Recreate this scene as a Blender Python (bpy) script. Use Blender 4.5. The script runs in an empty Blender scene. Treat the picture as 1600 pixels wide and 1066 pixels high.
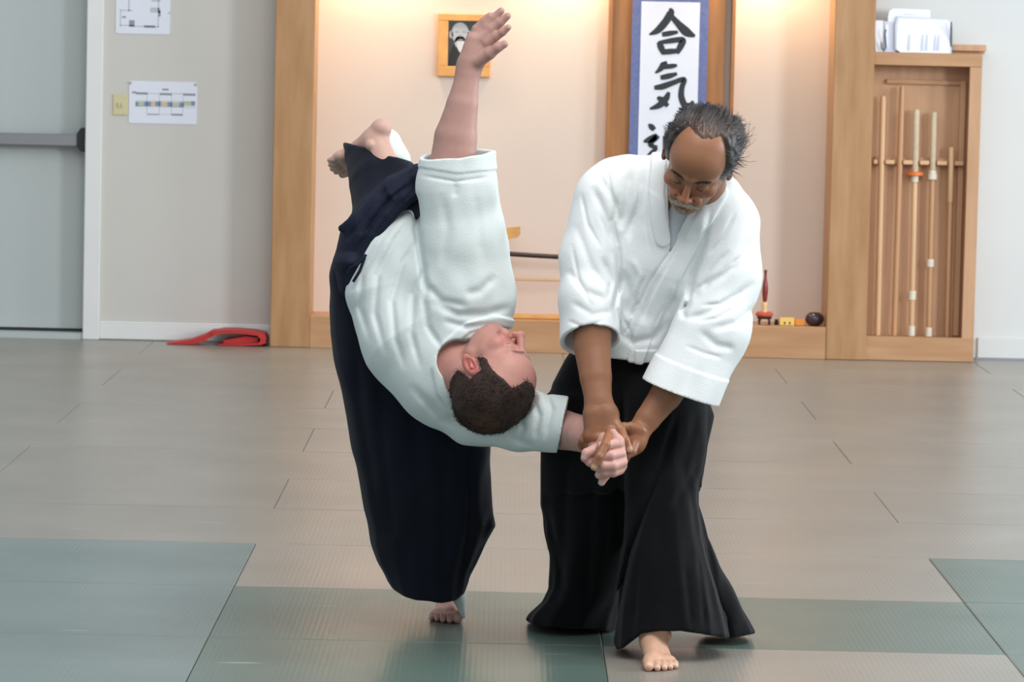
import bpy, bmesh, math, random
import numpy as np
random.seed(7); rng = np.random.default_rng(7)

# ------------------------------------------------------------------ camera
F = 6200.0; H = 1.55
_r = math.radians(1.3)
_yc = np.array([(799-800)/F, (533-62)/F, -1.0]); _yc /= np.linalg.norm(_yc)
_x = np.array([math.cos(_r), -math.sin(_r), 0.0]); _x -= _yc*_x.dot(_yc); _x /= np.linalg.norm(_x)
_z = np.cross(_x, _yc)
RW = np.stack([_x, _yc, _z])            # camera axes -> world

sc = bpy.context.scene
C = sc.collection
cam = bpy.data.cameras.new('camera'); camo = bpy.data.objects.new('camera', cam); C.objects.link(camo)
from mathutils import Matrix, Vector
m4 = Matrix.Identity(4)
for i in range(3):
    for j in range(3): m4[i][j] = float(RW[i, j])
m4[2][3] = H
camo.matrix_world = m4
cam.sensor_width = 36; cam.lens = F/1600*36; cam.clip_end = 200
cam.dof.use_dof = True; cam.dof.focus_distance = 9.85; cam.dof.aperture_fstop = 16
sc.camera = camo

# ------------------------------------------------------------------ world, lights, exposure
w = bpy.data.worlds.new('world'); sc.world = w; w.use_nodes = True
w.node_tree.nodes['Background'].inputs[0].default_value = (0.86, 0.92, 1.0, 1)
w.node_tree.nodes['Background'].inputs[1].default_value = 0.62
def area(name, loc, target, sx, sy, power, col, spread=math.pi):
    l = bpy.data.lights.new(name, 'AREA'); l.shape = 'RECTANGLE'; l.size = sx; l.size_y = sy
    l.energy = power; l.color = col; l.spread = spread
    o = bpy.data.objects.new(name, l); C.objects.link(o); o.location = loc
    d = Vector(target)-Vector(loc); o.rotation_euler = d.to_track_quat('-Z', 'Y').to_euler(); return o
area('window_daylight', (8.0, 10.5, 2.6), (1.0, 15.0, 0.6), 1.6, 2.2, 460, (0.88, 0.95, 1.0))
area('right_wall_fill', (6.5, 16.5, 2.4), (3.0, 18.2, 0.3), 1.4, 2.0, 130, (0.86, 0.94, 1.0))  # added fill brightening the right wall and far floor, not an actual window
area('back_wall_fill', (0.0, 15.0, 4.6), (0.0, 19.6, 0.3), 6.0, 2.5, 75, (1.0, 0.985, 0.95))  # added overhead fill that lifts the back wall
area('ceiling_daylight', (1.0, 8.0, 4.6), (0.2, 10.4, 0.6), 4.0, 3.0, 210, (1.0, 0.985, 0.96))
def spot(loc, target, power, ang, col=(1.0, 0.76, 0.48)):
    l = bpy.data.lights.new('alcove_downlight', 'SPOT'); l.energy = power; l.spot_size = math.radians(ang)
    l.spot_blend = 0.9; l.color = col; l.shadow_soft_size = 0.05
    o = bpy.data.objects.new('alcove_downlight', l); C.objects.link(o); o.location = loc
    d = Vector(target)-Vector(loc); o.rotation_euler = d.to_track_quat('-Z', 'Y').to_euler()
for sx in (-0.66, 0.27, 1.27):
    spot((sx, 19.84, 2.12), (sx, 19.97, 1.2), 30, 150)
sc.view_settings.view_transform = 'Standard'; sc.view_settings.look = 'None'
sc.view_settings.gamma = 1; sc.view_settings.use_curve_mapping = False
sc.view_settings.exposure = 0.0

# ------------------------------------------------------------------ helpers
def ray(px, py):
    return RW @ np.array([(px-800)/F, (533-py)/F, -1.0])
def at(px, py, Y):
    d = ray(px, py); return np.array([0, 0, H])+d*(Y/d[1])
def fl(px, py, z=0.0):
    d = ray(px, py); return np.array([0, 0, H])+d*((z-H)/d[2])
def pr(xl, yt, xr, yb, Y):
    ym = (yt+yb)/2; xm = (xl+xr)/2
    return at(xl, ym, Y)[0], at(xr, ym, Y)[0], at(xm, yb, Y)[2], at(xm, yt, Y)[2]
def lin(c):
    return tuple(((v/255/12.92) if v/255 <= 0.04045 else ((v/255+0.055)/1.055)**2.4) for v in c)

def mat(name, col, rough=0.6, var=0.0, vscale=8.0, stretch=(1, 1, 1), bump=0.0, bscale=60.0, col2=None,
        spec=0.5, sss=0.0, attr=None, sheen=0.0, bstretch=None, metal=0.0, coat=0.0):
    m = bpy.data.materials.new(name); m.use_nodes = True
    nt = m.node_tree; N = nt.nodes; L = nt.links; b = N['Principled BSDF']
    b.inputs['Roughness'].default_value = rough; b.inputs['Specular IOR Level'].default_value = spec
    b.inputs['Metallic'].default_value = metal; b.inputs['Coat Weight'].default_value = coat
    if sheen: b.inputs['Sheen Weight'].default_value = sheen; b.inputs['Sheen Roughness'].default_value = 0.5
    c = lin(col)+(1,)
    b.inputs['Base Color'].default_value = c
    if sss:
        b.inputs['Subsurface Weight'].default_value = sss; b.inputs['Subsurface Radius'].default_value = (0.012, 0.004, 0.002)
        b.inputs['Subsurface Scale'].default_value = 1.0
    src = None
    tc = N.new('ShaderNodeTexCoord')
    if var or col2:
        mp = N.new('ShaderNodeMapping'); mp.inputs['Scale'].default_value = stretch; L.new(tc.outputs['Object'], mp.inputs[0])
        nz = N.new('ShaderNodeTexNoise'); nz.inputs['Scale'].default_value = vscale; nz.inputs['Detail'].default_value = 6
        L.new(mp.outputs[0], nz.inputs['Vector'])
        mx = N.new('ShaderNodeMix'); mx.data_type = 'RGBA'
        c2 = lin(col2)+(1,) if col2 else tuple(v*(1-var) for v in c[:3])+(1,)
        rp = N.new('ShaderNodeValToRGB'); rp.color_ramp.elements[0].position = 0.3; rp.color_ramp.elements[1].position = 0.7
        L.new(nz.outputs['Fac'], rp.inputs[0]); L.new(rp.outputs[0], mx.inputs[0])
        mx.inputs[6].default_value = c; mx.inputs[7].default_value = c2
        src = mx.outputs[2]; L.new(src, b.inputs['Base Color'])
    if attr:
        a = N.new('ShaderNodeAttribute'); a.attribute_name = attr
        if src is None:
            L.new(a.outputs['Color'], b.inputs['Base Color'])
        else:
            mu = N.new('ShaderNodeMix'); mu.data_type = 'RGBA'; mu.blend_type = 'MULTIPLY'; mu.inputs[0].default_value = 1
            L.new(src, mu.inputs[6]); L.new(a.outputs['Color'], mu.inputs[7]); L.new(mu.outputs[2], b.inputs['Base Color'])
    if bump:
        mp2 = N.new('ShaderNodeMapping'); mp2.inputs['Scale'].default_value = bstretch or (1, 1, 1); L.new(tc.outputs['Object'], mp2.inputs[0])
        n2 = N.new('ShaderNodeTexNoise'); n2.inputs['Scale'].default_value = bscale; n2.inputs['Detail'].default_value = 4
        L.new(mp2.outputs[0], n2.inputs['Vector'])
        bp = N.new('ShaderNodeBump'); bp.inputs['Strength'].default_value = bump; bp.inputs['Distance'].default_value = 0.004
        L.new(n2.outputs['Fac'], bp.inputs['Height']); L.new(bp.outputs[0], b.inputs['Normal'])
    return m

M = {}
M['wall'] = mat('wall_paint', (205, 202, 195), 0.8, var=0.05, vscale=1.5, bump=0.15, bscale=160)
M['wall_r'] = mat('wall_paint_right', (214, 216, 214), 0.8, var=0.04, vscale=1.5, bump=0.15, bscale=160)
M['alcove'] = mat('alcove_paint', (222, 204, 190), 0.8, var=0.04, vscale=2, bump=0.15, bscale=200)
M['white'] = mat('white_trim', (226, 227, 224), 0.5, var=0.03, vscale=5)
M['door'] = mat('door_paint', (184, 191, 189), 0.5, var=0.04, vscale=1.5, stretch=(3, 1, 0.3))
M['steel'] = mat('brushed_steel', (150, 152, 156), 0.4, metal=0.6)
M['blackp'] = mat('black_plastic', (30, 31, 36), 0.45)
M['wood'] = mat('maple_wood', (184, 142, 100), 0.45, col2=(166, 122, 78), vscale=3.2, stretch=(6, 6, 0.9), bump=0.08, bscale=50, bstretch=(8, 8, 0.7))
M['woodh'] = mat('maple_wood_across', (194, 150, 110), 0.45, col2=(176, 130, 90), vscale=3.2, stretch=(0.8, 6, 7), bump=0.08, bscale=50, bstretch=(.7, 8, 8))
M['wood2'] = mat('rack_wood', (203, 160, 124), 0.5, col2=(186, 142, 106), vscale=3, stretch=(7, 7, 0.6), bump=0.06)
M['woodd'] = mat('dark_post_wood', (176, 122, 72), 0.45, col2=(150, 98, 54), vscale=3, stretch=(7, 7, 0.8), bump=0.06)
M['stick'] = mat('pale_stick_wood', (222, 180, 138), 0.45, var=0.12, vscale=6, stretch=(10, 10, .6))
M['stickd'] = mat('tan_stick_wood', (200, 152, 112), 0.45, var=0.12, vscale=6, stretch=(10, 10, .6))
M['leather'] = mat('pale_leather', (226, 220, 200), 0.6, var=0.1, vscale=30)
M['grip'] = mat('grey_green_grip_cloth', (212, 194, 164), 0.7, var=0.16, vscale=40)
M['orange'] = mat('orange_plastic', (232, 120, 50), 0.5)
M['frame'] = mat('light_frame_wood', (226, 170, 100), 0.4, col2=(210, 150, 84), vscale=4, stretch=(4, 4, 4))
M['paper'] = mat('white_paper', (222, 226, 236), 0.6)
M['paperw'] = mat('bright_paper', (236, 240, 248), 0.6)
M['ink'] = mat('black_ink', (34, 42, 46), 0.6)
M['blue'] = mat('blue_brocade', (92, 103, 150), 0.7, col2=(108, 120, 164), vscale=60, bump=0.1, bscale=300)
M['grey1'] = mat('print_grey', (186, 188, 198), 0.7)
M['grey2'] = mat('print_mid_grey', (146, 148, 157), 0.7)
M['pblue'] = mat('print_blue', (120, 142, 168), 0.7)
M['pgreen'] = mat('print_green', (182, 190, 160), 0.7)
M['porange'] = mat('print_orange', (206, 184, 156), 0.7)
M['switch'] = mat('aged_switch_plastic', (206, 198, 158), 0.45)
M['red'] = mat('red_vinyl', (192, 46, 44), 0.45, var=0.15, vscale=12, bump=0.2, bscale=40)
M['sword'] = mat('dark_lacquer', (52, 32, 26), 0.3, var=0.2, vscale=20)
M['maroon'] = mat('maroon_lacquer', (128, 40, 34), 0.3)
M['cream'] = mat('cream_ceramic', (224, 190, 140), 0.4)
M['bowlred'] = mat('red_cushion_cloth', (204, 88, 68), 0.7, var=0.2, vscale=60)
M['greenc'] = mat('green_cloth', (92, 100, 70), 0.8)
M['standd'] = mat('dark_stand_wood', (44, 32, 26), 0.4)
M['yellow'] = mat('yellow_card', (232, 196, 110), 0.6)
M['orangec'] = mat('orange_card', (224, 142, 56), 0.6)
M['purple'] = mat('dark_purple_glaze', (58, 44, 54), 0.2, coat=0.3)
M['clip'] = mat('clip_metal', (70, 76, 80), 0.3, metal=0.8)
M['board'] = mat('clear_grey_board', (205, 208, 224), 0.4)
M['gi'] = mat('white_cotton_weave', (236, 240, 240), 0.85, var=0.03, vscale=20, bump=0.35, bscale=420, sheen=0.1, spec=0.2)
M['gib'] = mat('soft_white_cotton', (222, 231, 229), 0.85, var=0.04, vscale=16, bump=0.3, bscale=380, sheen=0.1, spec=0.2)
M['tee'] = mat('grey_white_tee', (208, 216, 220), 0.85)
M['hakama'] = mat('black_cotton', (11, 13, 16), 0.85, var=0.3, vscale=10, bump=0.3, bscale=300, spec=0.18, sheen=0.06)
M['navy'] = mat('navy_cotton', (11, 16, 32), 0.85, var=0.25, vscale=8, bump=0.3, bscale=300, spec=0.2, sheen=0.1)
M['navyb'] = mat('navy_belt_cotton', (20, 26, 48), 0.75, var=0.2, vscale=20, bump=0.3, bscale=200, spec=0.3)
M['skinA'] = mat('tanned_skin', (255, 255, 255), 0.40, var=0.06, vscale=60, bump=0.12, bscale=500, sss=0.12, attr='tint', spec=0.4)
M['skinB'] = mat('pink_skin', (246, 250, 248), 0.5, var=0.06, vscale=60, bump=0.08, bscale=500, sss=0.12, attr='tint', spec=0.4)
M['hairA'] = mat('greying_hair', (255, 255, 255), 0.5, attr='tint', var=0.25, vscale=200, spec=0.5)
M['hairB'] = mat('brown_cropped_hair', (255, 255, 255), 0.7, attr='tint', var=0.35, vscale=260, bump=0.8, bscale=600, spec=0.3)

def tag(o, label=None, cat=None, group=None, kind=None):
    if label: o['label'] = label
    if cat: o['category'] = cat
    if group: o['group'] = group
    if kind: o['kind'] = kind
    return o
def empty(name, loc=(0, 0, 0)):
    o = bpy.data.objects.new(name, None); C.objects.link(o); o.location = Vector([float(v) for v in loc]); o.empty_display_size = 0.1
    return o
def link(name, me, m, parent=None, smooth=False):
    me.materials.append(m) if m else None
    if smooth:
        me.polygons.foreach_set('use_smooth', [True]*len(me.polygons))
    o = bpy.data.objects.new(name, me); C.objects.link(o)
    if parent is not None:
        o.parent = parent
        o.matrix_parent_inverse = Matrix.Translation(-Vector(parent.location)) if parent.type == 'EMPTY' and parent.parent is None else Matrix.Identity(4)
        if parent.type != 'EMPTY' or parent.parent is not None:
            o.matrix_parent_inverse = Matrix.Identity(4)
    return o
class MB:
    """collects plain shapes in world coordinates"""
    def __init__(s): s.v = []; s.f = []
    def raw(s, v, f):
        n = len(s.v); s.v += [tuple(map(float, p)) for p in v]; s.f += [tuple(i+n for i in q) for q in f]; return s
    def box(s, x0, x1, y0, y1, z0, z1, c=0.0):
        if x0 > x1: x0, x1 = x1, x0
        if z0 > z1: z0, z1 = z1, z0
        if c <= 0:
            v = [(x, y, z) for x in (x0, x1) for y in (y0, y1) for z in (z0, z1)]
            return s.raw(v, [(0, 1, 3, 2), (4, 6, 7, 5), (0, 4, 5, 1), (2, 3, 7, 6), (0, 2, 6, 4), (1, 5, 7, 3)])
        bm = bmesh.new(); bmesh.ops.create_cube(bm, size=1)
        for v in bm.verts:
            v.co = ((x0+x1)/2+v.co.x*(x1-x0), (y0+y1)/2+v.co.y*(y1-y0), (z0+z1)/2+v.co.z*(z1-z0))
        bmesh.ops.bevel(bm, geom=bm.edges[:], offset=c, segments=1, affect='EDGES')
        bm.verts.index_update()
        s.raw([v.co[:] for v in bm.verts], [[v.index for v in f.verts] for f in bm.faces]); bm.free(); return s
    def tube(s, pts, rad, n=12, cap=True):
        pts = [np.array(p, float) for p in pts]
        if not hasattr(rad, '__len__'): rad = [rad]*len(pts)
        V = []; Fc = []
        for i, p in enumerate(pts):
            a = pts[min(i+1, len(pts)-1)]-pts[max(i-1, 0)]; a = a/np.linalg.norm(a)
            u = np.cross(a, [0, 1, 0]) if abs(a[1]) < 0.9 else np.cross(a, [1, 0, 0]); u /= np.linalg.norm(u); v = np.cross(a, u)
            for k in range(n):
                t = 2*math.pi*k/n; V.append(p+rad[i]*(math.cos(t)*u+math.sin(t)*v))
        for i in range(len(pts)-1):
            for k in range(n):
                Fc.append((i*n+k, i*n+(k+1) % n, (i+1)*n+(k+1) % n, (i+1)*n+k))
        if cap: Fc += [tuple(range(n))[::-1], tuple((len(pts)-1)*n+k for k in range(n))]
        return s.raw(V, Fc)
    def lathe(s, c, prof, n=24):
        """prof: (r, z) pairs about the vertical axis at c"""
        V = []; m = len(prof)
        for r, z in prof:
            for k in range(n):
                t = 2*math.pi*k/n; V.append((c[0]+max(r, 1e-4)*math.cos(t), c[1]+max(r, 1e-4)*math.sin(t), c[2]+z))
        Fc = [(i*n+k, i*n+(k+1) % n, (i+1)*n+(k+1) % n, (i+1)*n+k) for i in range(m-1) for k in range(n)]
        return s.raw(V, Fc+[tuple(range(n))[::-1], tuple((m-1)*n+k for k in range(n))])
    def prism(s, poly, y0, y1):
        """poly: (x, z) outline extruded in depth"""
        n = len(poly)
        V = [(x, y0, z) for x, z in poly]+[(x, y1, z) for x, z in poly]
        return s.raw(V, [tuple(range(n)), tuple(range(2*n-1, n-1, -1))]+[(i, n+i, n+(i+1) % n, (i+1) % n) for i in range(n)])
    def build(s, name, m, parent=None, smooth=False, keep=False):
        me = bpy.data.meshes.new(name)
        V = s.v
        me.from_pydata(V, [], s.f); me.validate(); me.update()
        bm = bmesh.new(); bm.from_mesh(me); bmesh.ops.recalc_face_normals(bm, faces=bm.faces[:]); bm.to_mesh(me); bm.free()
        o = link(name, me, m, parent, False)
        if smooth:
            for p in me.polygons: p.use_smooth = len(p.vertices) <= 4
            try: me.set_sharp_from_angle(angle=math.radians(40))
            except Exception: pass
        return o

# ------------------------------------------------------------------ implicit modelling (numpy): smooth unions, grooves, then surface nets
def nets(d, lo, h):
    s = d < 0
    a = s[:-1, :-1, :-1]; allc = a.copy(); anyc = a.copy()
    for i in (0, 1):
        for j in (0, 1):
            for k in (0, 1):
                if i+j+k == 0: continue
                q = s[i:s.shape[0]-1+i, j:s.shape[1]-1+j, k:s.shape[2]-1+k]
                allc &= q; anyc |= q
    act = anyc & ~allc
    idx = np.argwhere(act)
    ids = -np.ones(act.shape, np.int32); ids[act] = np.arange(len(idx))
    cor = [(i, j, k) for i in (0, 1) for j in (0, 1) for k in (0, 1)]
    val = np.stack([d[idx[:, 0]+c[0], idx[:, 1]+c[1], idx[:, 2]+c[2]] for c in cor], 1)
    acc = np.zeros((len(idx), 3)); cnt = np.zeros(len(idx))
    for p in range(8):
        for q in range(p+1, 8):
            if sum(abs(cor[p][t]-cor[q][t]) for t in range(3)) != 1: continue
            vp, vq = val[:, p], val[:, q]; m = (vp < 0) != (vq < 0)
            t = np.where(m, vp/np.where(m, vp-vq, 1), 0)
            pt = np.array(cor[p])+t[:, None]*(np.array(cor[q])-np.array(cor[p]))
            acc[m] += pt[m]; cnt[m] += 1
    v = (idx+acc/cnt[:, None])*h+lo
    faces = []
    for ax in range(3):
        s0 = [slice(1, -1)]*3; s1 = [slice(1, -1)]*3
        s0[ax] = slice(0, -1); s1[ax] = slice(1, None)
        e = s[tuple(s0)] != s[tuple(s1)]
        g = np.argwhere(e)
        off = np.array([1, 1, 1]); off[ax] = 0
        g = g+off
        inside = s[g[:, 0], g[:, 1], g[:, 2]]
        b, c = (ax+1) % 3, (ax+2) % 3
        def cid(db, dc):
            q = g.copy(); q[:, b] -= db; q[:, c] -= dc
            return ids[q[:, 0], q[:, 1], q[:, 2]]
        quad = np.stack([cid(1, 1), cid(0, 1), cid(0, 0), cid(1, 0)], 1)
        quad[~inside] = quad[~inside][:, ::-1]
        faces.append(quad)
    return v, np.concatenate(faces)

class Sdf:
    def __init__(s, lo, hi, h):
        s.lo = np.array(lo, float); s.h = h
        n = [int(math.ceil((hi[i]-lo[i])/h))+1 for i in range(3)]
        s.ax = [(s.lo[i]+np.arange(n[i])*h).astype(np.float32) for i in range(3)]
        s.d = np.full(n, 60.0, np.float32)
    def win(s, lo, hi):
        sl = []
        for i in range(3):
            a = int(np.searchsorted(s.ax[i], lo[i])); b = int(np.searchsorted(s.ax[i], hi[i]))
            sl.append(slice(max(a-1, 0), min(b+1, len(s.ax[i]))))
        g = (s.ax[0][sl[0]][:, None, None], s.ax[1][sl[1]][None, :, None], s.ax[2][sl[2]][None, None, :])
        return tuple(sl), g
    def apply(s, lo, hi, fn, k=0.0, mode='add'):
        mg = k+3*s.h
        sl, g = s.win(np.array(lo)-mg, np.array(hi)+mg)
        if any(a.stop <= a.start for a in sl): return s
        v = fn(*g); cur = s.d[sl]
        if mode == 'add':
            if k > 0:
                hh = np.clip(0.5+0.5*(cur-v)/k, 0, 1); s.d[sl] = cur*(1-hh)+v*hh-k*hh*(1-hh)
            else: s.d[sl] = np.minimum(cur, v)
        elif mode == 'sub':
            v = -v
            if k > 0:
                hh = np.clip(0.5-0.5*(cur-v)/k, 0, 1); s.d[sl] = cur*(1-hh)+v*hh+k*hh*(1-hh)
            else: s.d[sl] = np.maximum(cur, v)
        elif mode == 'off': s.d[sl] = cur+v
        return s
    def cap(s, a, b, ra, rb=None, k=4.0, n=None, sc_=1.0, mode='add'):
        rb = ra if rb is None else rb
        f = f_cap(a, b, ra, rb, n, sc_); R = max(ra, rb)*max(1, sc_)
        lo = np.minimum(a, b)-R; hi = np.maximum(a, b)+R
        return s.apply(lo, hi, f, k, mode)
    def tube(s, pts, k=4.0, n=(0, 0, 1), mode='add'):
        """pts: (x, y, z, r, squash along n)"""
        fs = []; lo = np.full(3, 1e9); hi = -lo; g4 = lambda p: p[4] if len(p) > 4 else 1.0
        for p, q in zip(pts[:-1], pts[1:]):
            a, b = np.array(p[:3], float), np.array(q[:3], float); sq = (g4(p)+g4(q))/2
            fs.append(f_cap(a, b, p[3], q[3], np.array(n, float), sq)); R_ = max(p[3], q[3])*max(1, sq)
            lo = np.minimum(lo, np.minimum(a, b)-R_); hi = np.maximum(hi, np.maximum(a, b)+R_)
        kk = min(k, 2.5)
        def f(x, y, z):
            d = fs[0](x, y, z)
            for h_ in fs[1:]:
                v = h_(x, y, z); hh = np.clip(0.5+0.5*(d-v)/kk, 0, 1); d = d*(1-hh)+v*hh-kk*hh*(1-hh)
            return d
        return s.apply(lo, hi, f, k, mode)
    def ell(s, c, r, k=4.0, rot=None, mode='add'):
        c = np.array(c, float); r = np.array(r, float); R = r.max()
        rt = np.eye(3) if rot is None else rot
        def f(x, y, z):
            dx, dy, dz = x-c[0], y-c[1], z-c[2]
            q = [(rt[i][0]*dx+rt[i][1]*dy+rt[i][2]*dz) for i in range(3)]
            k0 = np.sqrt((q[0]/r[0])**2+(q[1]/r[1])**2+(q[2]/r[2])**2)
            k1 = np.sqrt((q[0]/r[0]**2)**2+(q[1]/r[1]**2)**2+(q[2]/r[2]**2)**2)
            return k0*(k0-1)/np.maximum(k1, 1e-6)
        b = r if rot is None else np.array([R]*3)
        return s.apply(c-b, c+b, f, k, mode)
    def groove(s, pl, wdt, amp, zmax=1e9, zmin=-1e9, taper=True):
        """crease (amp>0) or ridge (amp<0) that follows a line over the front of the cloth"""
        pl = np.array(pl, float); mg = wdt*3
        lo = [pl[:, 0].min()-mg, pl[:, 1].min()-mg, max(zmin, s.ax[2][0])]; hi = [pl[:, 0].max()+mg, pl[:, 1].max()+mg, min(zmax, s.ax[2][-1])]
        def f(x, y, z):
            dd, t = f_pl(x, y, pl)
            a = amp*np.exp(-(dd/wdt)**2)
            if taper: a = a*np.clip(np.minimum(t, 1-t)*5, 0, 1)
            zz = np.clip((zmax-z)/12.0, 0, 1)*np.clip((z-zmin)/12.0, 0, 1)
            return (a*zz).astype(np.float32)
        return s.apply(lo, hi, f, 0, 'off')
    def band(s, pl, wdt, amp, soft=2.0, zmax=1e9):
        pl = np.array(pl, float); mg = wdt+soft*2
        lo = [pl[:, 0].min()-mg, pl[:, 1].min()-mg, s.ax[2][0]]; hi = [pl[:, 0].max()+mg, pl[:, 1].max()+mg, min(zmax, s.ax[2][-1])]
        def f(x, y, z):
            dd, t = f_pl(x, y, pl)
            e = np.clip((wdt-dd)/soft, 0, 1)
            return (-amp*e*np.clip((zmax-z)/10.0, 0, 1)).astype(np.float32)
        return s.apply(lo, hi, f, 0, 'off')
    def mesh(s):
        d = s.d
        d[0], d[-1] = 60, 60; d[:, 0], d[:, -1] = 60, 60; d[:, :, 0], d[:, :, -1] = 60, 60
        return nets(d, s.lo, s.h)
def f_cap(a, b, ra, rb, n=None, sc_=1.0):
    a = np.array(a, float); b = np.array(b, float); ab = b-a; L2 = max(float(ab.dot(ab)), 1e-6)
    def f(x, y, z):
        px, py, pz = x-a[0], y-a[1], z-a[2]
        t = np.clip((px*ab[0]+py*ab[1]+pz*ab[2])/L2, 0, 1)
        vx, vy, vz = px-t*ab[0], py-t*ab[1], pz-t*ab[2]
        if n is not None and sc_ != 1.0:
            q = (vx*n[0]+vy*n[1]+vz*n[2])*(1/sc_-1)
            vx, vy, vz = vx+q*n[0], vy+q*n[1], vz+q*n[2]
        return (np.sqrt(vx*vx+vy*vy+vz*vz)-(ra+(rb-ra)*t))*min(1.0, sc_)
    return f
def f_pl(x, y, pl):
    best = None; bt = None; n = len(pl)-1
    for i in range(n):
        a = pl[i][:2]; ab = pl[i+1][:2]-a; L2 = max(float(ab.dot(ab)), 1e-6)
        t = np.clip(((x-a[0])*ab[0]+(y-a[1])*ab[1])/L2, 0, 1)
        dd = np.sqrt((x-a[0]-t*ab[0])**2+(y-a[1]-t*ab[1])**2)
        tt = (i+t)/n
        if best is None: best, bt = dd, tt+0*dd
        else:
            m = dd < best; bt = np.where(m, tt, bt); best = np.where(m, dd, best)
    return best, bt
def f_stack(rows, pw=2.0, pleat=0.0, npl=12, ph=0.0):
    """skirt-like body from rows (y, x left, x right, z centre, half depth)"""
    r = np.array(rows, float)
    def f(x, y, z):
        yy = np.asarray(y).ravel()
        I = [np.interp(yy, r[:, 0], r[:, i]).reshape(y.shape).astype(np.float32) for i in range(1, 5)]
        cx = (I[0]+I[1])/2; rx = np.maximum((I[1]-I[0])/2, 2); ry = np.maximum(I[3], 2)
        u = np.abs((x-cx)/rx); v = np.abs((z-I[2])/ry)
        k0 = (u**pw+v**pw)**(1/pw)
        if pleat:
            fall = np.clip((y-r[0, 0])/(r[-1, 0]-r[0, 0]), 0, 1)
            th = np.arctan2(z-I[2], x-cx)
            k0 = k0+pleat*fall*np.abs(np.sin(th*npl/2+ph))
        d = (k0-1)*np.minimum(rx, ry)*0.9
        d = np.maximum(d, r[0, 0]-y); return np.maximum(d, y-r[-1, 0])
    return f
def sbox(rows):
    r = np.array(rows, float)
    return [r[:, 1].min(), r[0, 0], (r[:, 3]-r[:, 4]).min()], [r[:, 2].max(), r[-1, 0], (r[:, 3]+r[:, 4]).max()]

class Frame:
    """modelling frame: image-plane axes at real distance Y0; unit = one photo pixel's real size there"""
    def __init__(s, Y0): s.Y0 = Y0; s.u = Y0/F
    def w(s, v):
        v = np.asarray(v, float)
        Y = s.Y0+v[:, 2]*s.u
        dc = np.stack([(v[:, 0]-800)/F, (533-v[:, 1])/F, -np.ones(len(v))], 1)
        d = dc @ RW.T
        return np.array([0, 0, H])+d*(Y/d[:, 1])[:, None]
def npmesh(name, v, f, m, parent, cols=None, kind=None, smooth=True):
    me = bpy.data.meshes.new(name)
    me.vertices.add(len(v)); me.vertices.foreach_set('co', np.asarray(v, np.float32).ravel())
    me.loops.add(f.size); me.loops.foreach_set('vertex_index', np.asarray(f, np.int32).ravel())
    k = f.shape[1]
    me.polygons.add(len(f)); me.polygons.foreach_set('loop_start', np.arange(0, f.size, k, dtype=np.int32))
    me.polygons.foreach_set('loop_total', np.full(len(f), k, np.int32))
    me.update(calc_edges=True); me.validate()
    if cols is not None:
        a = me.color_attributes.new('tint', 'FLOAT_COLOR', 'POINT')
        c = np.ones((len(v), 4), np.float32); c[:, :3] = cols; a.data.foreach_set('color', c.ravel())
    return link(name, me, m, parent, smooth)
def merge(parts):
    V = []; Fs = []; Cc = []; n = 0
    for v, f, c in parts:
        V.append(v); Fs.append(f+n); Cc.append(np.broadcast_to(np.asarray(c, float), (len(v), 3))); n += len(v)
    return np.concatenate(V), np.concatenate(Fs), np.concatenate(Cc)
def n3(v, sc_=1.0, seed=0):
    """cheap smooth noise on points"""
    o = np.zeros(len(v)); r = np.random.default_rng(seed)
    for _ in range(7):
        k = r.normal(size=3)*sc_; o += np.sin(v @ k+r.uniform(0, 6.28))
    return o/7
def relax(v, f, it=1, lam=0.5):
    e = np.concatenate([f[:, [0, 1]], f[:, [1, 2]], f[:, [2, 3]], f[:, [3, 0]]])
    for _ in range(it):
        acc = np.zeros_like(v); c = np.zeros(len(v))
        np.add.at(acc, e[:, 0], v[e[:, 1]]); np.add.at(acc, e[:, 1], v[e[:, 0]])
        np.add.at(c, e[:, 0], 1); np.add.at(c, e[:, 1], 1)
        v = v+(acc/np.maximum(c, 1)[:, None]-v)*lam
    return v
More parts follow.
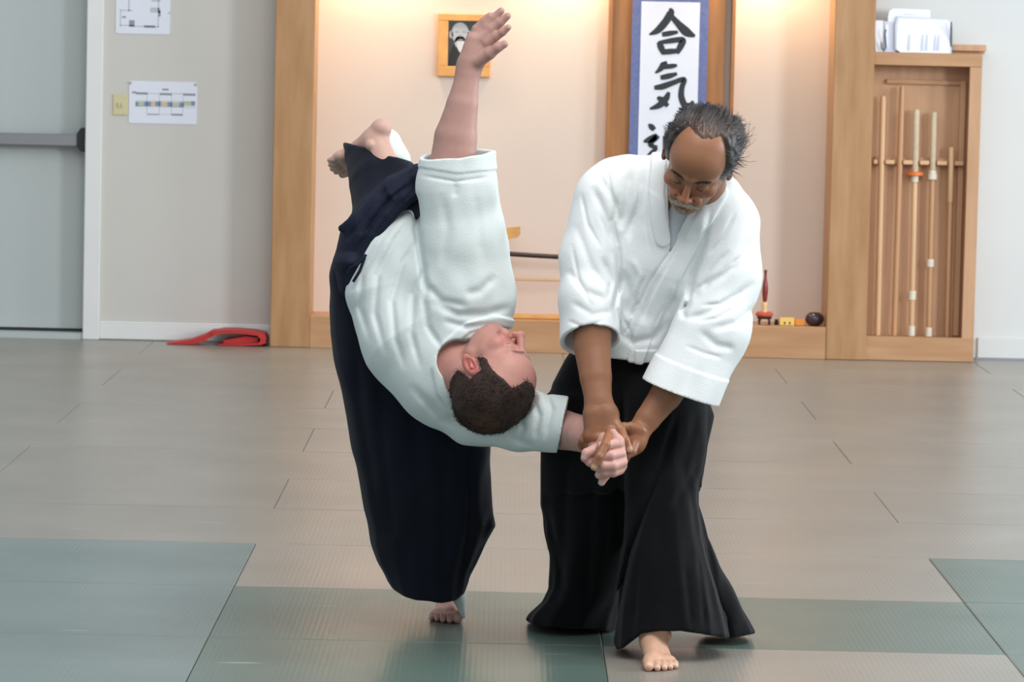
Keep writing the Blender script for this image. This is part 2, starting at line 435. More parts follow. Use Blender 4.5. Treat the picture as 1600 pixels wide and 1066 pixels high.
# ================================================================== SETTING
WY = 19.90      # wall plane
PY = 19.66      # front of pillars and platform
AY = 20.00      # back of the alcove
def mat_tatami(name, col, col2):
    m = mat(name, col, 0.27, col2=col2, vscale=2.2, spec=0.5)
    nt = m.node_tree; N = nt.nodes; L = nt.links; b = N['Principled BSDF']
    tc = N.new('ShaderNodeTexCoord')
    wv = N.new('ShaderNodeTexWave'); wv.inputs['Scale'].default_value = 22; wv.inputs['Distortion'].default_value = 0.0; wv.bands_direction = 'X'
    L.new(tc.outputs['Object'], wv.inputs['Vector'])
    nz = N.new('ShaderNodeTexNoise'); nz.inputs['Scale'].default_value = 260; L.new(tc.outputs['Object'], nz.inputs['Vector'])
    ad = N.new('ShaderNodeMath'); ad.operation = 'MULTIPLY_ADD'; ad.inputs[1].default_value = 0.5
    L.new(nz.outputs['Fac'], ad.inputs[0]); L.new(wv.outputs['Fac'], ad.inputs[2])
    bp = N.new('ShaderNodeBump'); bp.inputs['Strength'].default_value = 0.09; bp.inputs['Distance'].default_value = 0.002
    L.new(ad.outputs[0], bp.inputs['Height']); L.new(bp.outputs[0], b.inputs['Normal'])
    # wear: cloudy roughness and pale scuffs
    n3_ = N.new('ShaderNodeTexNoise'); n3_.inputs['Scale'].default_value = 1.7; n3_.inputs['Detail'].default_value = 5; L.new(tc.outputs['Object'], n3_.inputs['Vector'])
    mr = N.new('ShaderNodeMapRange'); mr.inputs['To Min'].default_value = 0.24; mr.inputs['To Max'].default_value = 0.38
    L.new(n3_.outputs['Fac'], mr.inputs[0]); L.new(mr.outputs[0], b.inputs['Roughness'])
    # thin pale scuff streaks
    sm = N.new('ShaderNodeMapping'); sm.inputs['Scale'].default_value = (2.2, 11, 1); sm.inputs['Rotation'].default_value = (0, 0, 0.12); L.new(tc.outputs['Object'], sm.inputs[0])
    sn = N.new('ShaderNodeTexNoise'); sn.inputs['Scale'].default_value = 1.6; sn.inputs['Detail'].default_value = 1.5; L.new(sm.outputs[0], sn.inputs['Vector'])
    sr = N.new('ShaderNodeMapRange'); sr.inputs['From Min'].default_value = 0.735; sr.inputs['From Max'].default_value = 0.78; sr.inputs['To Max'].default_value = 0.3
    L.new(sn.outputs['Fac'], sr.inputs[0])
    mx = N.new('ShaderNodeMix'); mx.data_type = 'RGBA'; old = b.inputs['Base Color'].links[0].from_socket
    L.new(sr.outputs[0], mx.inputs[0]); L.new(old, mx.inputs[6]); mx.inputs[7].default_value = lin((214, 212, 206))+(1,); L.new(mx.outputs[2], b.inputs['Base Color'])
    return m
T_TAN = mat_tatami('tan_mat_vinyl', (140, 136, 127), (150, 145, 135))
T_GRN = mat_tatami('green_mat_vinyl', (86, 106, 99), (97, 116, 108))
T_GRY = mat_tatami('grey_green_mat_vinyl', (104, 122, 120), (117, 134, 131))

flo = MB().box(-6, 6, 2.0, 20.4, -0.06, -0.045).build('floor', mat('subfloor', (96, 92, 86), 0.9)); flo['kind'] = 'structure'
rows = [7.4, 8.3, 9.21, 10.12, 11.08, 12.03, 12.93, 13.81, 14.73, 15.6, 16.46, 17.32, 18.18, 19.04]
last = 19.9
def tatami(x0, x1, y0, y1, m):
    g = 0.0009; c = 0.0022; dz = random.uniform(-0.0008, 0.0)
    b = MB(); x0 += g; x1 -= g; y0 += g; y1 -= g
    v = [(x0, y0, -.045), (x1, y0, -.045), (x1, y1, -.045), (x0, y1, -.045), (x0, y0, dz-c), (x1, y0, dz-c), (x1, y1, dz-c), (x0, y1, dz-c),
         (x0+c, y0+c, dz), (x1-c, y0+c, dz), (x1-c, y1-c, dz), (x0+c, y1-c, dz)]
    b.raw(v, [(0, 3, 2, 1)]+[(i, (i+1) % 4, 4+(i+1) % 4, 4+i) for i in range(4)]+[(4+i, 4+(i+1) % 4, 8+(i+1) % 4, 8+i) for i in range(4)]+[(8, 9, 10, 11)])
    return b.build('tatami_mat', m, flo)
for i, y0 in enumerate(rows):
    y1 = rows[i+1] if i+1 < len(rows) else last
    if y0 < 12.0:
        for x0, x1 in ((-5.8, -4.845), (-4.845, -2.795), (-2.795, -0.745)): tatami(x0, x1, y0, y1, T_GRY)
        near = y0 < 10.1
        if abs(y0-11.08) < .01: tatami(-0.745, 1.31, y0, y1, T_TAN)
        elif abs(y0-10.12) < .01: tatami(-0.745, 0.27, y0, y1, T_GRN); tatami(0.27, 1.31, y0, y1, T_GRN)
        else: tatami(-0.745, 0.27, y0, y1, T_GRN); tatami(0.27, 1.31, y0, y1, T_TAN if abs(y0-9.21) < .01 else T_GRN)
        for x0, x1 in ((1.31, 3.36), (3.36, 5.41), (5.41, 5.8)): tatami(x0, x1, y0, y1, T_GRN)
    else:
        k = int(round((y0-12.03)/0.9))
        off = -0.745 if k % 2 else -1.76
        x = off-2.05*3
        while x < 5.7:
            if x+2.05 > -5.7:
                tatami(max(x, -5.8), min(x+2.05, 5.8), y0, y1, T_TAN)
            x += 2.05

# --- back walls
dx0, dx1, dz0, dz1 = pr(0, 0, 137, 518, 20.0)
door_r = dx1
def struct(name, mb, m, parent=None, smooth=False):
    o = mb.build(name, m, parent, smooth)
    if parent is None: o['kind'] = 'structure'
    return o
pl0 = at(426, 280, PY)[0]; pl1 = at(488, 280, PY)[0]           # left pillar
rp0 = at(1298, 280, PY)[0]; rp1 = at(1361, 280, PY)[0]         # right pillar
TOP = 3.0
struct('wall_left', MB().box(door_r+0.02, pl0+.05, WY, WY+.3, 0, TOP).box(-6, door_r-1.0, WY, WY+.3, 0, TOP).box(door_r-1.0, door_r+.02, WY, WY+.3, 2.1, TOP), M['wall'])
struct('wall_right', MB().box(rp1-.02, 6, WY, WY+.3, 0, TOP), M['wall_r'])
struct('wall_back', MB().box(pl0, rp1, AY, AY+.3, 0, TOP), M['alcove'])
door = MB().box(door_r-0.97, door_r-.005, WY+.09, WY+.13, 0.045, 2.09).build('door_1', M['door']); door['kind'] = 'structure'
MB().box(door_r-0.99, door_r+.01, WY-.02, WY+.2, 0.0, 0.03).build('threshold', M['door'], door)
MB().box(door_r-0.975, door_r, WY+.085, WY+.14, 0.03, 0.046).build('door_sweep', M['blackp'], door)
x0, x1, z0, z1 = pr(-60, 208, 124, 227, WY+.02)
MB().box(door_r-.93, x1, WY+.0, WY+.05, z0, z1, .006).build('push_bar', M['steel'], door)
MB().box(door_r-.93, x1, WY+.05, WY+.09, z0+.004, z0+.02).build('bar_channel', M['steel'], door)
ex0, ex1, ez0, ez1 = pr(121, 200, 140, 237, WY+.02)
cy = (ez0+ez1)/2; hh = (ez1-ez0)/2
MB().prism([(ex0, cy-hh*.55), (ex0+.02, cy-hh), (ex1-.008, cy-hh), (ex1, cy-hh*.7), (ex1, cy+hh*.7), (ex1-.008, cy+hh), (ex0+.02, cy+hh), (ex0, cy+hh*.55)], WY-.01, WY+.09).build('bar_end_cap', M['blackp'], door)
# door casing
cx0 = door_r; cx1 = at(158, 280, WY-.03)[0]
t = MB().box(cx0, cx1, WY-.035, WY+.16, 0.0, 2.16, .004).box(cx0-1.06, cx0-.985, WY-.035, WY+.16, 0.0, 2.16, .004).box(cx0-.985, cx0, WY-.035, WY+.16, 2.09, 2.16, .004)
struct('trim_1', t, M['white'])
bx0 = cx1; bz = at(300, 505, WY)[2]
struct('baseboard_left', MB().box(bx0, pl0+.01, WY-.018, WY, 0.004, bz-.012, .003).box(bx0, pl0+.01, WY-.012, WY, bz-.012, bz, .003), M['white'])
bzr = at(1565, 528, WY)[2]
struct('baseboard_right', MB().box(at(1527, 540, WY)[0], 6, WY-.016, WY, 0.008, bzr, .003), M['wall_r'])
struct('trim_2', MB().box(at(1524, 560, WY)[0], 6, WY-.022, WY, 0.0, 0.010), M['grey2'])

# --- alcove frame
struct('trim_3', MB().box(pl0, pl1, PY, AY+.02, 0, TOP, .004), M['wood'])
struct('trim_4', MB().box(rp0, rp1, PY, AY+.02, 0, TOP, .004), M['wood'])
pz = at(900, 503, PY)[2]
struct('trim_5', MB().box(pl1+.001, rp0-.001, PY+.004, PY+.05, 0, pz, .002).box(pl1+.001, rp0-.001, PY+.05, AY, pz-.03, pz-.001), M['woodh'])
struct('trim_6', MB().box(pl1+.001, rp0-.001, PY+.004, PY+.06, 2.05, TOP, .002).box(pl1, rp0, PY+.06, AY, 2.3, TOP), M['woodh'])
# --- scroll board and hanging scroll
b0 = at(949, 120, 19.93)[0]; b1 = at(1147, 120, 19.93)[0]
bo = MB().box(b0+.02, b1-.05, AY-.05, AY-.001, pz, 2.3).build('trim_7', M['woodd']); bo['kind'] = 'structure'
MB().box(b0, b0+.02, AY-.07, AY-.001, pz, 2.3, .002).build('edge_strip', M['woodd'], bo)
MB().box(b1-.018, b1, AY-.08, AY-.001, pz, 2.3, .002).build('edge_strip', M['woodd'], bo)
SY = AY-.075
sroot = empty('hanging_scroll', (at(1045, 100, SY)[0], SY, at(1045, 330, SY)[2]))
tag(sroot, 'tall hanging scroll with blue border and black brush characters behind the older man', 'scroll')
x0, x1, _, _ = pr(986, 100, 1105, 101, SY); z1 = at(1048, -7, SY)[2]; z0 = at(1040, 345, SY)[2]
MB().box(x0, x1, SY, SY+.004, z0, z1).build('blue_mount', M['blue'], sroot)
px0, px1, _, _ = pr(1000, 100, 1091.5, 101, SY); pz1 = at(1048, 3, SY)[2]; pz0 = at(1040, 318, SY)[2]
MB().box(px0, px1, SY-.002, SY, pz0, pz1).build('paper_sheet', M['paper'], sroot)
MB().tube([(x0-.03, SY, z0-.01), (x1+.03, SY, z0-.01)], .014, 14).build('roller', M['standd'], sroot, True)
def brush(name, strokes, Y, parent, m, th=0.0015):
    """brush strokes: lists of (px, py, half width px) through the photo's own letter shapes, laid flat on the paper"""
    b = MB()
    for si, st in enumerate(strokes):
        Yo = Y-.00012*si
        P = np.array(st, float); n = 6*(len(P)-1)+1
        t = np.linspace(0, len(P)-1, n); Q = []
        for tt in t:
            i = min(int(tt), len(P)-2); u = tt-i
            p0 = P[max(i-1, 0)]; p1 = P[i]; p2 = P[i+1]; p3 = P[min(i+2, len(P)-1)]
            q = 0.5*((2*p1)+(-p0+p2)*u+(2*p0-5*p1+4*p2-p3)*u*u+(-p0+3*p1-3*p2+p3)*u**3)
            Q.append([q[0], q[1], max(q[2]*1.75, .25)])
        Q = np.array(Q); Lf = []; Rt = []
        for i in range(len(Q)):
            d = Q[min(i+1, len(Q)-1), :2]-Q[max(i-1, 0), :2]; d = d/(np.linalg.norm(d)+1e-9); nn = np.array([-d[1], d[0]])
            Lf.append(at(*(Q[i, :2]+nn*Q[i, 2]), Yo)); Rt.append(at(*(Q[i, :2]-nn*Q[i, 2]), Yo))
        V = []
        for a_, c_ in zip(Lf, Rt): V += [a_, c_]
        b.raw(V, [(2*i, 2*i+1, 2*i+3, 2*i+2) for i in range(len(Lf)-1)])
    o = b.build(name, m, parent); o['kind'] = 'stuff'; return o
def zc(l):   # from the enlarged crop of the scroll to photo pixels
    return [(930+x*240/984, y*240/984, wv) for x, y, wv in l]
TXT = [
    zc([(478, 52, .8), (485, 80, 3.2), (450, 140, 3.4), (400, 195, 3.0), (346, 222, .8)]),
    zc([(478, 92, 2.0), (530, 150, 3.0), (585, 205, 4.0), (640, 232, 1.2)]),
    zc([(428, 222, 2.0), (475, 214, 2.4), (530, 205, 1.4)]),
    zc([(405, 268, 1.6), (420, 300, 3.0), (440, 345, 2.2)]),
    zc([(405, 275, 1.6), (480, 262, 2.4), (560, 255, 2.6), (548, 295, 3.0), (522, 342, 2.0)]),
    zc([(430, 335, 2.4), (480, 330, 2.6), (540, 326, 2.0)]),
    zc([(438, 395, 2.2), (440, 412, 3.2), (415, 445, 2.2), (384, 468, .8)]),
    zc([(425, 430, 2.2), (490, 424, 2.2), (525, 418, 1.2)]),
    zc([(418, 498, 2.0), (470, 488, 2.6), (525, 472, 1.4)]),
    zc([(378, 562, 1.8), (430, 555, 2.8), (500, 530, 2.4), (570, 508, 2.2), (556, 560, 2.4), (552, 620, 2.8), (575, 675, 3.0), (612, 680, 3.6), (626, 645, .8)]),
    zc([(472, 590, 1.4), (455, 630, 2.8), (410, 675, 2.8), (350, 698, 1.0)]),
    zc([(398, 622, 1.2), (430, 645, 3.2), (466, 680, 1.8)]),
    zc([(342, 795, .8), (360, 812, 2.6), (380, 832, 2.0)]),
    zc([(310, 908, 1.0), (350, 895, 3.0), (395, 875, 2.6), (352, 925, 2.2), (398, 945, 1.6)]),
    zc([(395, 945, 1.6), (350, 1000, 2.6), (330, 1050, 2.6), (420, 1085, 3.6), (640, 1100, 3.4)]),
    zc([(470, 800, 2.4), (600, 790, 2.4)]), zc([(535, 800, 2.4), (500, 860, 2.4)]),
    zc([(450, 870, 2.2), (450, 1040, 2.4)]), zc([(450, 872, 2.2), (590, 866, 2.6), (590, 1040, 2.4)]),
    zc([(455, 930, 2.0), (585, 926, 2.0)]), zc([(455, 985, 2.0), (585, 981, 2.0)]), zc([(455, 1038, 2.0), (585, 1034, 2.0)]),
]
brush('brush_lettering', TXT, SY-.0028, sroot, M['ink'])

# --- framed portrait
FY = AY-.03
fr = empty('framed_portrait', (at(726, 120, FY)[0], FY, at(726, 121, FY)[2]))
tag(fr, 'small pale wooden frame holding a black and white portrait on the alcove wall', 'picture frame')
x0, x1, z0, z1 = pr(684, 22, 767, 120, FY)
ix0, ix1, iz0, iz1 = pr(700, 33, 756, 104, FY)
b = MB()
b.box(x0, x1, FY, FY+.028, z0, iz0, .003).box(x0, x1, FY, FY+.028, iz1, z1, .003).box(x0, ix0, FY, FY+.028, iz0, iz1, .003).box(ix1, x1, FY, FY+.028, iz0, iz1, .003)
b.build('wooden_frame', M['frame'], fr)
MB().box(ix0, ix1, FY+.012, FY+.02, iz0, iz1).build('photo_print', mat('print_dark', (60, 66, 68), 0.6), fr)
def flat(name, polys, Y, parent, m):
    b = MB()
    for p in polys: b.raw([at(x, y, Y) for x, y in p], [tuple(range(len(p)))])
    return b.build(name, m, parent)
def oval(cx, cy, rx, ry, n=20, rot=0):
    return [(cx+rx*math.cos(t)*math.cos(rot)-ry*math.sin(t)*math.sin(rot), cy+rx*math.cos(t)*math.sin(rot)+ry*math.sin(t)*math.cos(rot)) for t in [2*math.pi*i/n for i in range(n)]]
flat('printed_robe', [[(700, 104), (701, 88), (709, 68), (718, 74), (730, 76), (742, 72), (750, 86), (753, 104)]], FY+.0114, fr, mat('print_black', (34, 36, 36), 0.6))
flat('printed_face', [oval(719, 52, 13.5, 17), oval(719, 66, 9, 10), oval(705, 54, 3, 6), oval(733, 54, 2.5, 6)], FY+.011, fr, mat('print_light', (176, 178, 180), 0.6))
flat('printed_features', [oval(714, 50, 3.2, 1.4), oval(725, 50, 3.2, 1.4), oval(720, 62, 4.5, 1.0), oval(719.5, 56, 1.6, 2.0)], FY+.0108, fr, M['grey2'])
flat('printed_beard', [[(713, 64), (726, 64), (724, 76), (719, 83), (715, 76)]], FY+.0106, fr, mat('print_pale', (206, 206, 206), 0.6))

# --- notices and switch
def sheet(name, label, xl, yt, xr, yb, prints, cat='notice', rad=.008):
    Y = WY-.002
    x0, x1, z0, z1 = pr(xl, yt, xr, yb, Y)
    r = empty(name, ((x0+x1)/2, Y, z0)); tag(r, label, cat)
    pts = []
    for cx, cz, a0 in ((x1-rad, z1-rad, 0), (x0+rad, z1-rad, 90), (x0+rad, z0+rad, 180), (x1-rad, z0+rad, 270)):
        for k in range(4):
            a = math.radians(a0+30*k); pts.append((cx+rad*math.cos(a), cz+rad*math.sin(a)))
    MB().prism(pts, Y-.0015, Y+.0015).build('laminated_sheet', M['paper'], r)
    for nm, m, rs in prints:
        b = MB()
        for (a, c, d, e) in rs:
            q0, q1, q2, q3 = pr(a, c, d, e, Y-.002); b.raw([(q0, Y-.0022, q2), (q1, Y-.0022, q2), (q1, Y-.0022, q3), (q0, Y-.0022, q3)], [(0, 1, 2, 3)])
        b.build(nm, M[m], r)['kind'] = 'stuff'
    return r
def zp(x, y): return 160+x*170/863, y*170/863
def zr(*q): a = zp(q[0], q[1]); b_ = zp(q[2], q[3]); return (a[0], a[1], b_[0], b_[1])
sheet('floor_plan_notice', 'white laminated floor plan taped high on the wall beside the grey door', 181, -2, 266, 53,
      [('printed_lines', 'grey1', [zr(205, 0, 216, 90), zr(140, 78, 240, 86), zr(140, 78, 147, 210), zr(140, 198, 250, 206), zr(440, 0, 448, 220), zr(250, 206, 448, 214), zr(380, 60, 460, 100), zr(390, 0, 460, 12), zr(330, 200, 420, 222), zr(520, 95, 545, 110)]),
       ('printed_blocks', 'grey2', [zr(212, 160, 255, 212), zr(155, 128, 188, 142), zr(445, 85, 462, 130)])])
cal = [('printed_headings', 'grey2', [zr(235, 725, 268, 740), zr(265, 732, 360, 750), zr(455, 738, 552, 756), zr(640, 742, 738, 760), zr(475, 703, 525, 718), zr(355, 903, 450, 912), zr(545, 903, 638, 918)]),
       ('printed_lines', 'grey1', [zr(352, 745, 356, 905), zr(450, 745, 454, 905), zr(545, 750, 549, 905), zr(638, 750, 642, 905), zr(360, 740, 450, 745), zr(265, 800, 738, 804), zr(450, 905, 545, 909), zr(560, 740, 640, 746), zr(262, 845, 738, 850)]),
       ('printed_blue_cells', 'pblue', [zr(262, 806, 285, 842), zr(330, 806, 385, 842), zr(420, 806, 465, 842), zr(515, 810, 555, 846), zr(610, 812, 645, 850), zr(705, 806, 735, 840)]),
       ('printed_green_cells', 'pgreen', [zr(285, 806, 330, 842), zr(555, 812, 610, 848), zr(645, 806, 705, 840)]),
       ('printed_orange_cells', 'porange', [zr(385, 806, 420, 842), zr(465, 808, 515, 844)])]
sh = sheet('schedule_notice', 'white laminated timetable with coloured cells beside the light switch', 201.5, 127.5, 308, 193.5, cal)
for px_, py_ in ((204, 129.5), (306, 132)):
    p = at(px_, py_, WY-.004); b = MB().tube([p, p-np.array([0, .008, 0])], .005, 10).build('pushpin', M['grey2'], sh)
x0, x1, z0, z1 = pr(176.5, 147, 200, 180, WY)
sw = empty('light_switch', ((x0+x1)/2, WY, z0)); tag(sw, 'yellowed plastic light switch plate left of the timetable notice', 'light switch')
MB().box(x0, x1, WY-.007, WY-.0005, z0, z1, .003).build('switch_plate', M['switch'], sw)
xm = (x0+x1)/2; zm = (z0+z1)/2
MB().box(xm-.012, xm-.002, WY-.016, WY-.006, zm-.014, zm+.010, .002).box(xm+.004, xm+.014, WY-.014, WY-.006, zm-.012, zm+.008, .002).build('toggle', M['switch'], sw)

# --- red folded vinyl strap on the floor
RY = 19.76
def P2(x, y): p = at(x, y, RY); return (p[0], max(p[2], 0.002))
rd = empty('red_folded_mat', (at(375, 537, RY)[0], RY, 0)); tag(rd, 'red vinyl mat folded into a flat loop on the floor by the left pillar', 'folded mat')
b = MB()
b.prism([P2(*q) for q in [(333, 517), (350, 513.5), (375, 514), (400, 516.5), (415, 520), (418, 527), (417, 534), (410, 537), (380, 538), (345, 537.5), (342, 535.5), (380, 535), (407, 533.5), (409, 528), (404, 522.5), (375, 519), (347, 519.5), (333, 523)]], RY-.1, RY+.1)
b.build('folded_loop', M['red'], rd)
b = MB(); b.prism([P2(*q) for q in [(262, 534.5), (300, 529), (322, 521), (334, 514.5), (340, 515), (338, 522), (322, 531), (306, 536), (285, 537.8), (266, 537)]], RY-.09, RY+.05)
b.build('trailing_strap', M['red'], rd)
b = MB(); b.prism([P2(*q) for q in [(352, 530), (385, 524), (405, 526), (404, 533), (375, 535.2), (350, 535)]], RY-.07, RY+.1)
b.build('inner_fold', M['red'], rd)

# --- sword stand in the alcove
KY = AY-.16
def kx(x, y): return at(x, y, KY)
ks = empty('sword_stand', (kx(900, 503)[0], KY, pz)); tag(ks, 'pale wooden two tier sword stand with curved arms on the alcove platform', 'sword stand')
for cx_ in (792, 1010):
    dy = (cx_-792)*0.0227
    pts = [(cx_-30, 356), (cx_-10, 357.5), (cx_+10, 355), (cx_+21, 354), (cx_+21, 366), (cx_+17, 371), (cx_+6, 373), (cx_-2, 377), (cx_-7, 386), (cx_-8, 505), (cx_-22, 505), (cx_-22, 372)]
    b = MB().prism([(kx(x, y+dy)[0], max(kx(x, y+dy)[2], pz)) for x, y in pts], KY-.012, KY+.012)
    b.build('upright', M['frame'], ks)
    for yy in (401, 441):
        q = kx(cx_-14, yy+dy); MB().box(q[0]-.018, q[0]+.018, KY-.05, KY-.012, q[2]-.028, q[2]-.002, .003).build('cradle', M['frame'], ks)
q0 = kx(770, 500); q1 = kx(1020, 506)
MB().box(q0[0], q1[0], KY-.05, KY+.05, pz+.0005, pz+.02, .003).build('base_board', M['frame'], ks)
def blade(name, label, x0, y0, x1, y1, th, m, Y, sag=0.0):
    r = empty(name, kx((x0+x1)/2, y0)); tag(r, label, 'sword')
    pts = []; rad = []
    for i in range(13):
        t = i/12; px_ = x0+(x1-x0)*t; py_ = y0+(y1-y0)*t+sag*4*t*(1-t); pts.append(at(px_, py_, Y)); rad.append(th)
    MB().tube(pts[:9], rad[:9], 12).build('scabbard', m, r, True)
    MB().tube(pts[9:], [v*.95 for v in rad[9:]], 12).build('hilt', m, r, True)
    if m is M['sword']:
        MB().tube([pts[8], pts[8]+(pts[9]-pts[8])*.2], th*2.2, 16).build('hand_guard', m, r)
    return r
blade('sheathed_sword', 'black lacquered sheathed sword resting on the upper arms of the stand', 690, 389, 1075, 409, .0125, M['sword'], KY-.032, 3)
blade('wooden_sword', 'pale wooden practice sword resting on the lower tier of the stand', 690, 434, 1075, 442, .0075, M['stick'], KY-.032, 0)

# --- small things on the platform
OY = PY+.11
def ob(x, y=508): p = at(x, y, OY); return np.array([p[0], OY, pz])
def U(px): return px*OY/F
c = ob(1194)
r = empty('turned_ornament', c); tag(r, 'dark red turned wooden bottle shape on a cream cup and small black stand', 'ornament')
MB().lathe(c, [(U(z_[0]), U(z_[1])) for z_ in [(0.5, 34), (2.5, 35), (3.2, 38), (4.6, 50), (4.6, 56), (3.4, 66), (2.2, 72), (1.8, 78), (2.4, 84), (2.6, 85.5), (.3, 86)]]).build('bottle', M['maroon'], r, True)
MB().lathe(c, [(U(a), U(z_)) for a, z_ in [(.3, 18), (5.5, 18.5), (4.2, 22), (4.6, 28), (5, 34), (4, 35.5), (.3, 35.6)]]).build('cup', M['cream'], r, True)
MB().lathe(c, [(U(a), U(z_)) for a, z_ in [(.3, 11.5), (9, 11.5), (13.4, 14), (14, 17), (11, 20), (.3, 20)]]).build('cushion', M['bowlred'], r, True)
MB().lathe(c, [(U(a), U(z_)) for a, z_ in [(.3, 9), (11, 9), (12, 10.5), (11, 12), (.3, 12)]], 20).build('stand_top', M['standd'], r, True)
for k in range(4):
    a = math.pi/4+k*math.pi/2; d = np.array([math.cos(a), math.sin(a), 0])
    MB().tube([c+d*U(9)+[0, 0, U(9.4)], c+d*U(11.5)+[0, 0, U(5)], c+d*U(10.5)+[0, 0, 0.0005]], [U(1.8), U(1.6), U(1.3)], 8).build('leg', M['standd'], r, True)
for k in range(3):
    a = 2.0*k+.4; MB().lathe(c+np.array([math.cos(a)*U(11.5), -abs(math.sin(a))*U(9), U(16)]), [(.0005, -U(3)), (U(3), 0), (.0005, U(3))], 10).build('tassel', M['greenc'] if k else M['bowlred'], r, True)
c = ob(1213, 508); tag(MB().lathe(c, [(.0005, .0005), (U(3), .0006), (U(3.6), U(3)), (U(2.6), U(7)), (U(3), U(8.5)), (.0005, U(8.6))], 14).build('incense_cup', M['standd'], None, True), 'tiny dark cup between the red ornament and the yellow box', 'cup')
x0, x1, z0, z1 = pr(1217.5, 498, 1240.5, 510, OY)
r = empty('yellow_box', ((x0+x1)/2, OY, pz)); tag(r, 'pale yellow small carton on the platform beside the orange box', 'box')
MB().box(x0, x1, OY-.035, OY+.035, pz+.0004, pz+U(11.5), .0015).build('carton', M['yellow'], r)
b = MB()
for q in (1226, 1234): a_, b_, c_, d_ = pr(q-1.2, 503, q+1.2, 507, OY-.0355); b.raw([(a_, OY-.0356, c_), (b_, OY-.0356, c_), (b_, OY-.0356, d_), (a_, OY-.0356, d_)], [(0, 1, 2, 3)])
b.build('printed_mark', M['standd'], r)['kind'] = 'stuff'
x0, x1, z0, z1 = pr(1241.5, 500, 1256.5, 510, OY)
tag(MB().box(x0, x1, OY-.03, OY+.03, pz+.0004, pz+U(9.5), .002).build('orange_box', M['orangec']), 'small orange carton between the yellow box and the dark bowl', 'box')
c = ob(1272.5)
r = empty('dark_bowl', c); tag(r, 'glossy dark purple rounded bowl at the right end of the platform', 'bowl')
MB().lathe(c, [(.0005, .0005), (U(7), .0006), (U(12), U(3)), (U(15), U(9)), (U(14.6), U(14)), (U(11.5), U(18.5)), (U(8), U(20)), (U(7.4), U(19)), (U(9.5), U(16)), (.0005, U(8))], 32).build('bowl_body', M['purple'], r, True)
MB().lathe(c, [(U(7.8), U(19.6)), (U(8.6), U(20.4)), (U(7.6), U(20.6)), (U(7.0), U(19.6))], 24).build('rim', M['purple'], r, True)

# --- weapon rack
GY = PY+.03
rk = empty('weapon_rack', (at(1440, 555, GY)[0], GY, 0)); tag(rk, 'shallow maple wall cabinet holding five upright wooden practice weapons', 'weapon rack')
xr1 = at(1528, 320, GY)[0]; xl = rp1
ztop = at(1450, 83, GY)[2]
x0, x1, z0, z1 = pr(1366, 83, 1533, 103, GY)
MB().box(xl+.001, xr1, GY, GY+.02, z0, z1, .002).build('top_rail', M['woodh'], rk)
sp0 = at(1509, 320, GY)[0]
MB().box(sp0, xr1, GY, GY+.02, 0.10, z0-.001, .002).build('side_stile', M['wood2'], rk)
MB().box(xr1-.018, xr1-.001, GY+.02, WY-.001, 0, z1-.001).build('side_panel', M['wood2'], rk)
zb = at(1440, 527, GY)[2]
MB().box(xl-.21, xr1, GY-.006, GY+.02, 0.001, zb, .002).build('bottom_rail', M['woodh'], rk)
MB().box(xl, xr1-.02, GY+.02, WY-.001, zb-.03, zb-.004).build('floor_shelf', M['woodh'], rk)
MB().box(xl-.001, xr1-.018, WY-.04, WY-.001, 0.0, z1-.01).build('back_panel', M['wood2'], rk)
MB().box(xl, xr1-.018, GY+.02, WY-.04, z1-.02, z1-.001).build('top_board', M['woodh'], rk)
cx0_, cx1_, cz0, cz1 = pr(1366, 68.5, 1539, 80, GY+.1)
MB().box(xl+.001, cx1_, GY+.11, WY-.001, z1, cz1-.02).box(xl+.001, cx1_+.004, GY+.07, WY-.0005, cz1-.032, cz1, .003).build('cap_board', M['wood2'], rk)
x0, x1, z0, z1b = pr(1385, 125, 1508, 132, WY-.05)
MB().box(x0, x1, WY-.06, WY-.04, z0, z1b, .002).build('inner_rail', M['woodh'], rk)
x0, x1, _, _ = pr(1500, 130, 1509, 131, WY-.05)
MB().box(x0, x1, WY-.075, WY-.04, zb, z1b, .002).build('inner_stile', M['wood2'], rk)
# peg rail: back strip + pegs between the sticks
x0, x1, z0, z1b = pr(1366, 246, 1508, 258, WY-.05)
MB().box(x0, x1, WY-.058, WY-.04, z0, z1b, .002).build('peg_rail', M['wood2'], rk)
for a_, b_ in ((1365, 1371), (1383, 1398), (1411, 1426), (1437, 1452), (1464, 1480), (1492, 1506), (1515, 1520)):
    yy = 253+(a_-1365)*.02
    p = at((a_+b_)/2, yy, GY+.09); hw = (b_-a_)/2*GY/F
    MB().box(p[0]-hw, p[0]+hw, WY-.12, WY-.058, p[2]-.011, p[2]+.011, .004).build('peg', M['stick'], rk)
SYr = WY-.098
def stick(name, label, pts, segs, cat='staff'):
    """segs: (child name, t0, t1, radius px, material)"""
    a_ = at(pts[0][0], pts[0][1], SYr); b_ = at(pts[1][0], pts[1][1], SYr)
    b_[2] = max(b_[2], zb-.003)
    r = empty(name, b_); tag(r, label, cat)
    for nm, t0, t1, rd_, m in segs:
        MB().tube([a_+(b_-a_)*t0, a_+(b_-a_)*(t0+(t1-t0)*.02), a_+(b_-a_)*(t0+(t1-t0)*.98), a_+(b_-a_)*t1], [rd_*.8*SYr/F, rd_*SYr/F, rd_*SYr/F, rd_*.85*SYr/F], 14).build(nm, m, r, True)
stick('wooden_staff', 'pale straight wooden staff, first from the left in the rack', [(1380, 150), (1371, 527)], [('shaft', 0, 1, 4.6, M['stick'])])
stick('wooden_staff', 'tallest tan wooden staff, second from the left in the rack', [(1410, 135), (1397, 527)], [('shaft', 0, 1, 4.4, M['stickd'])])
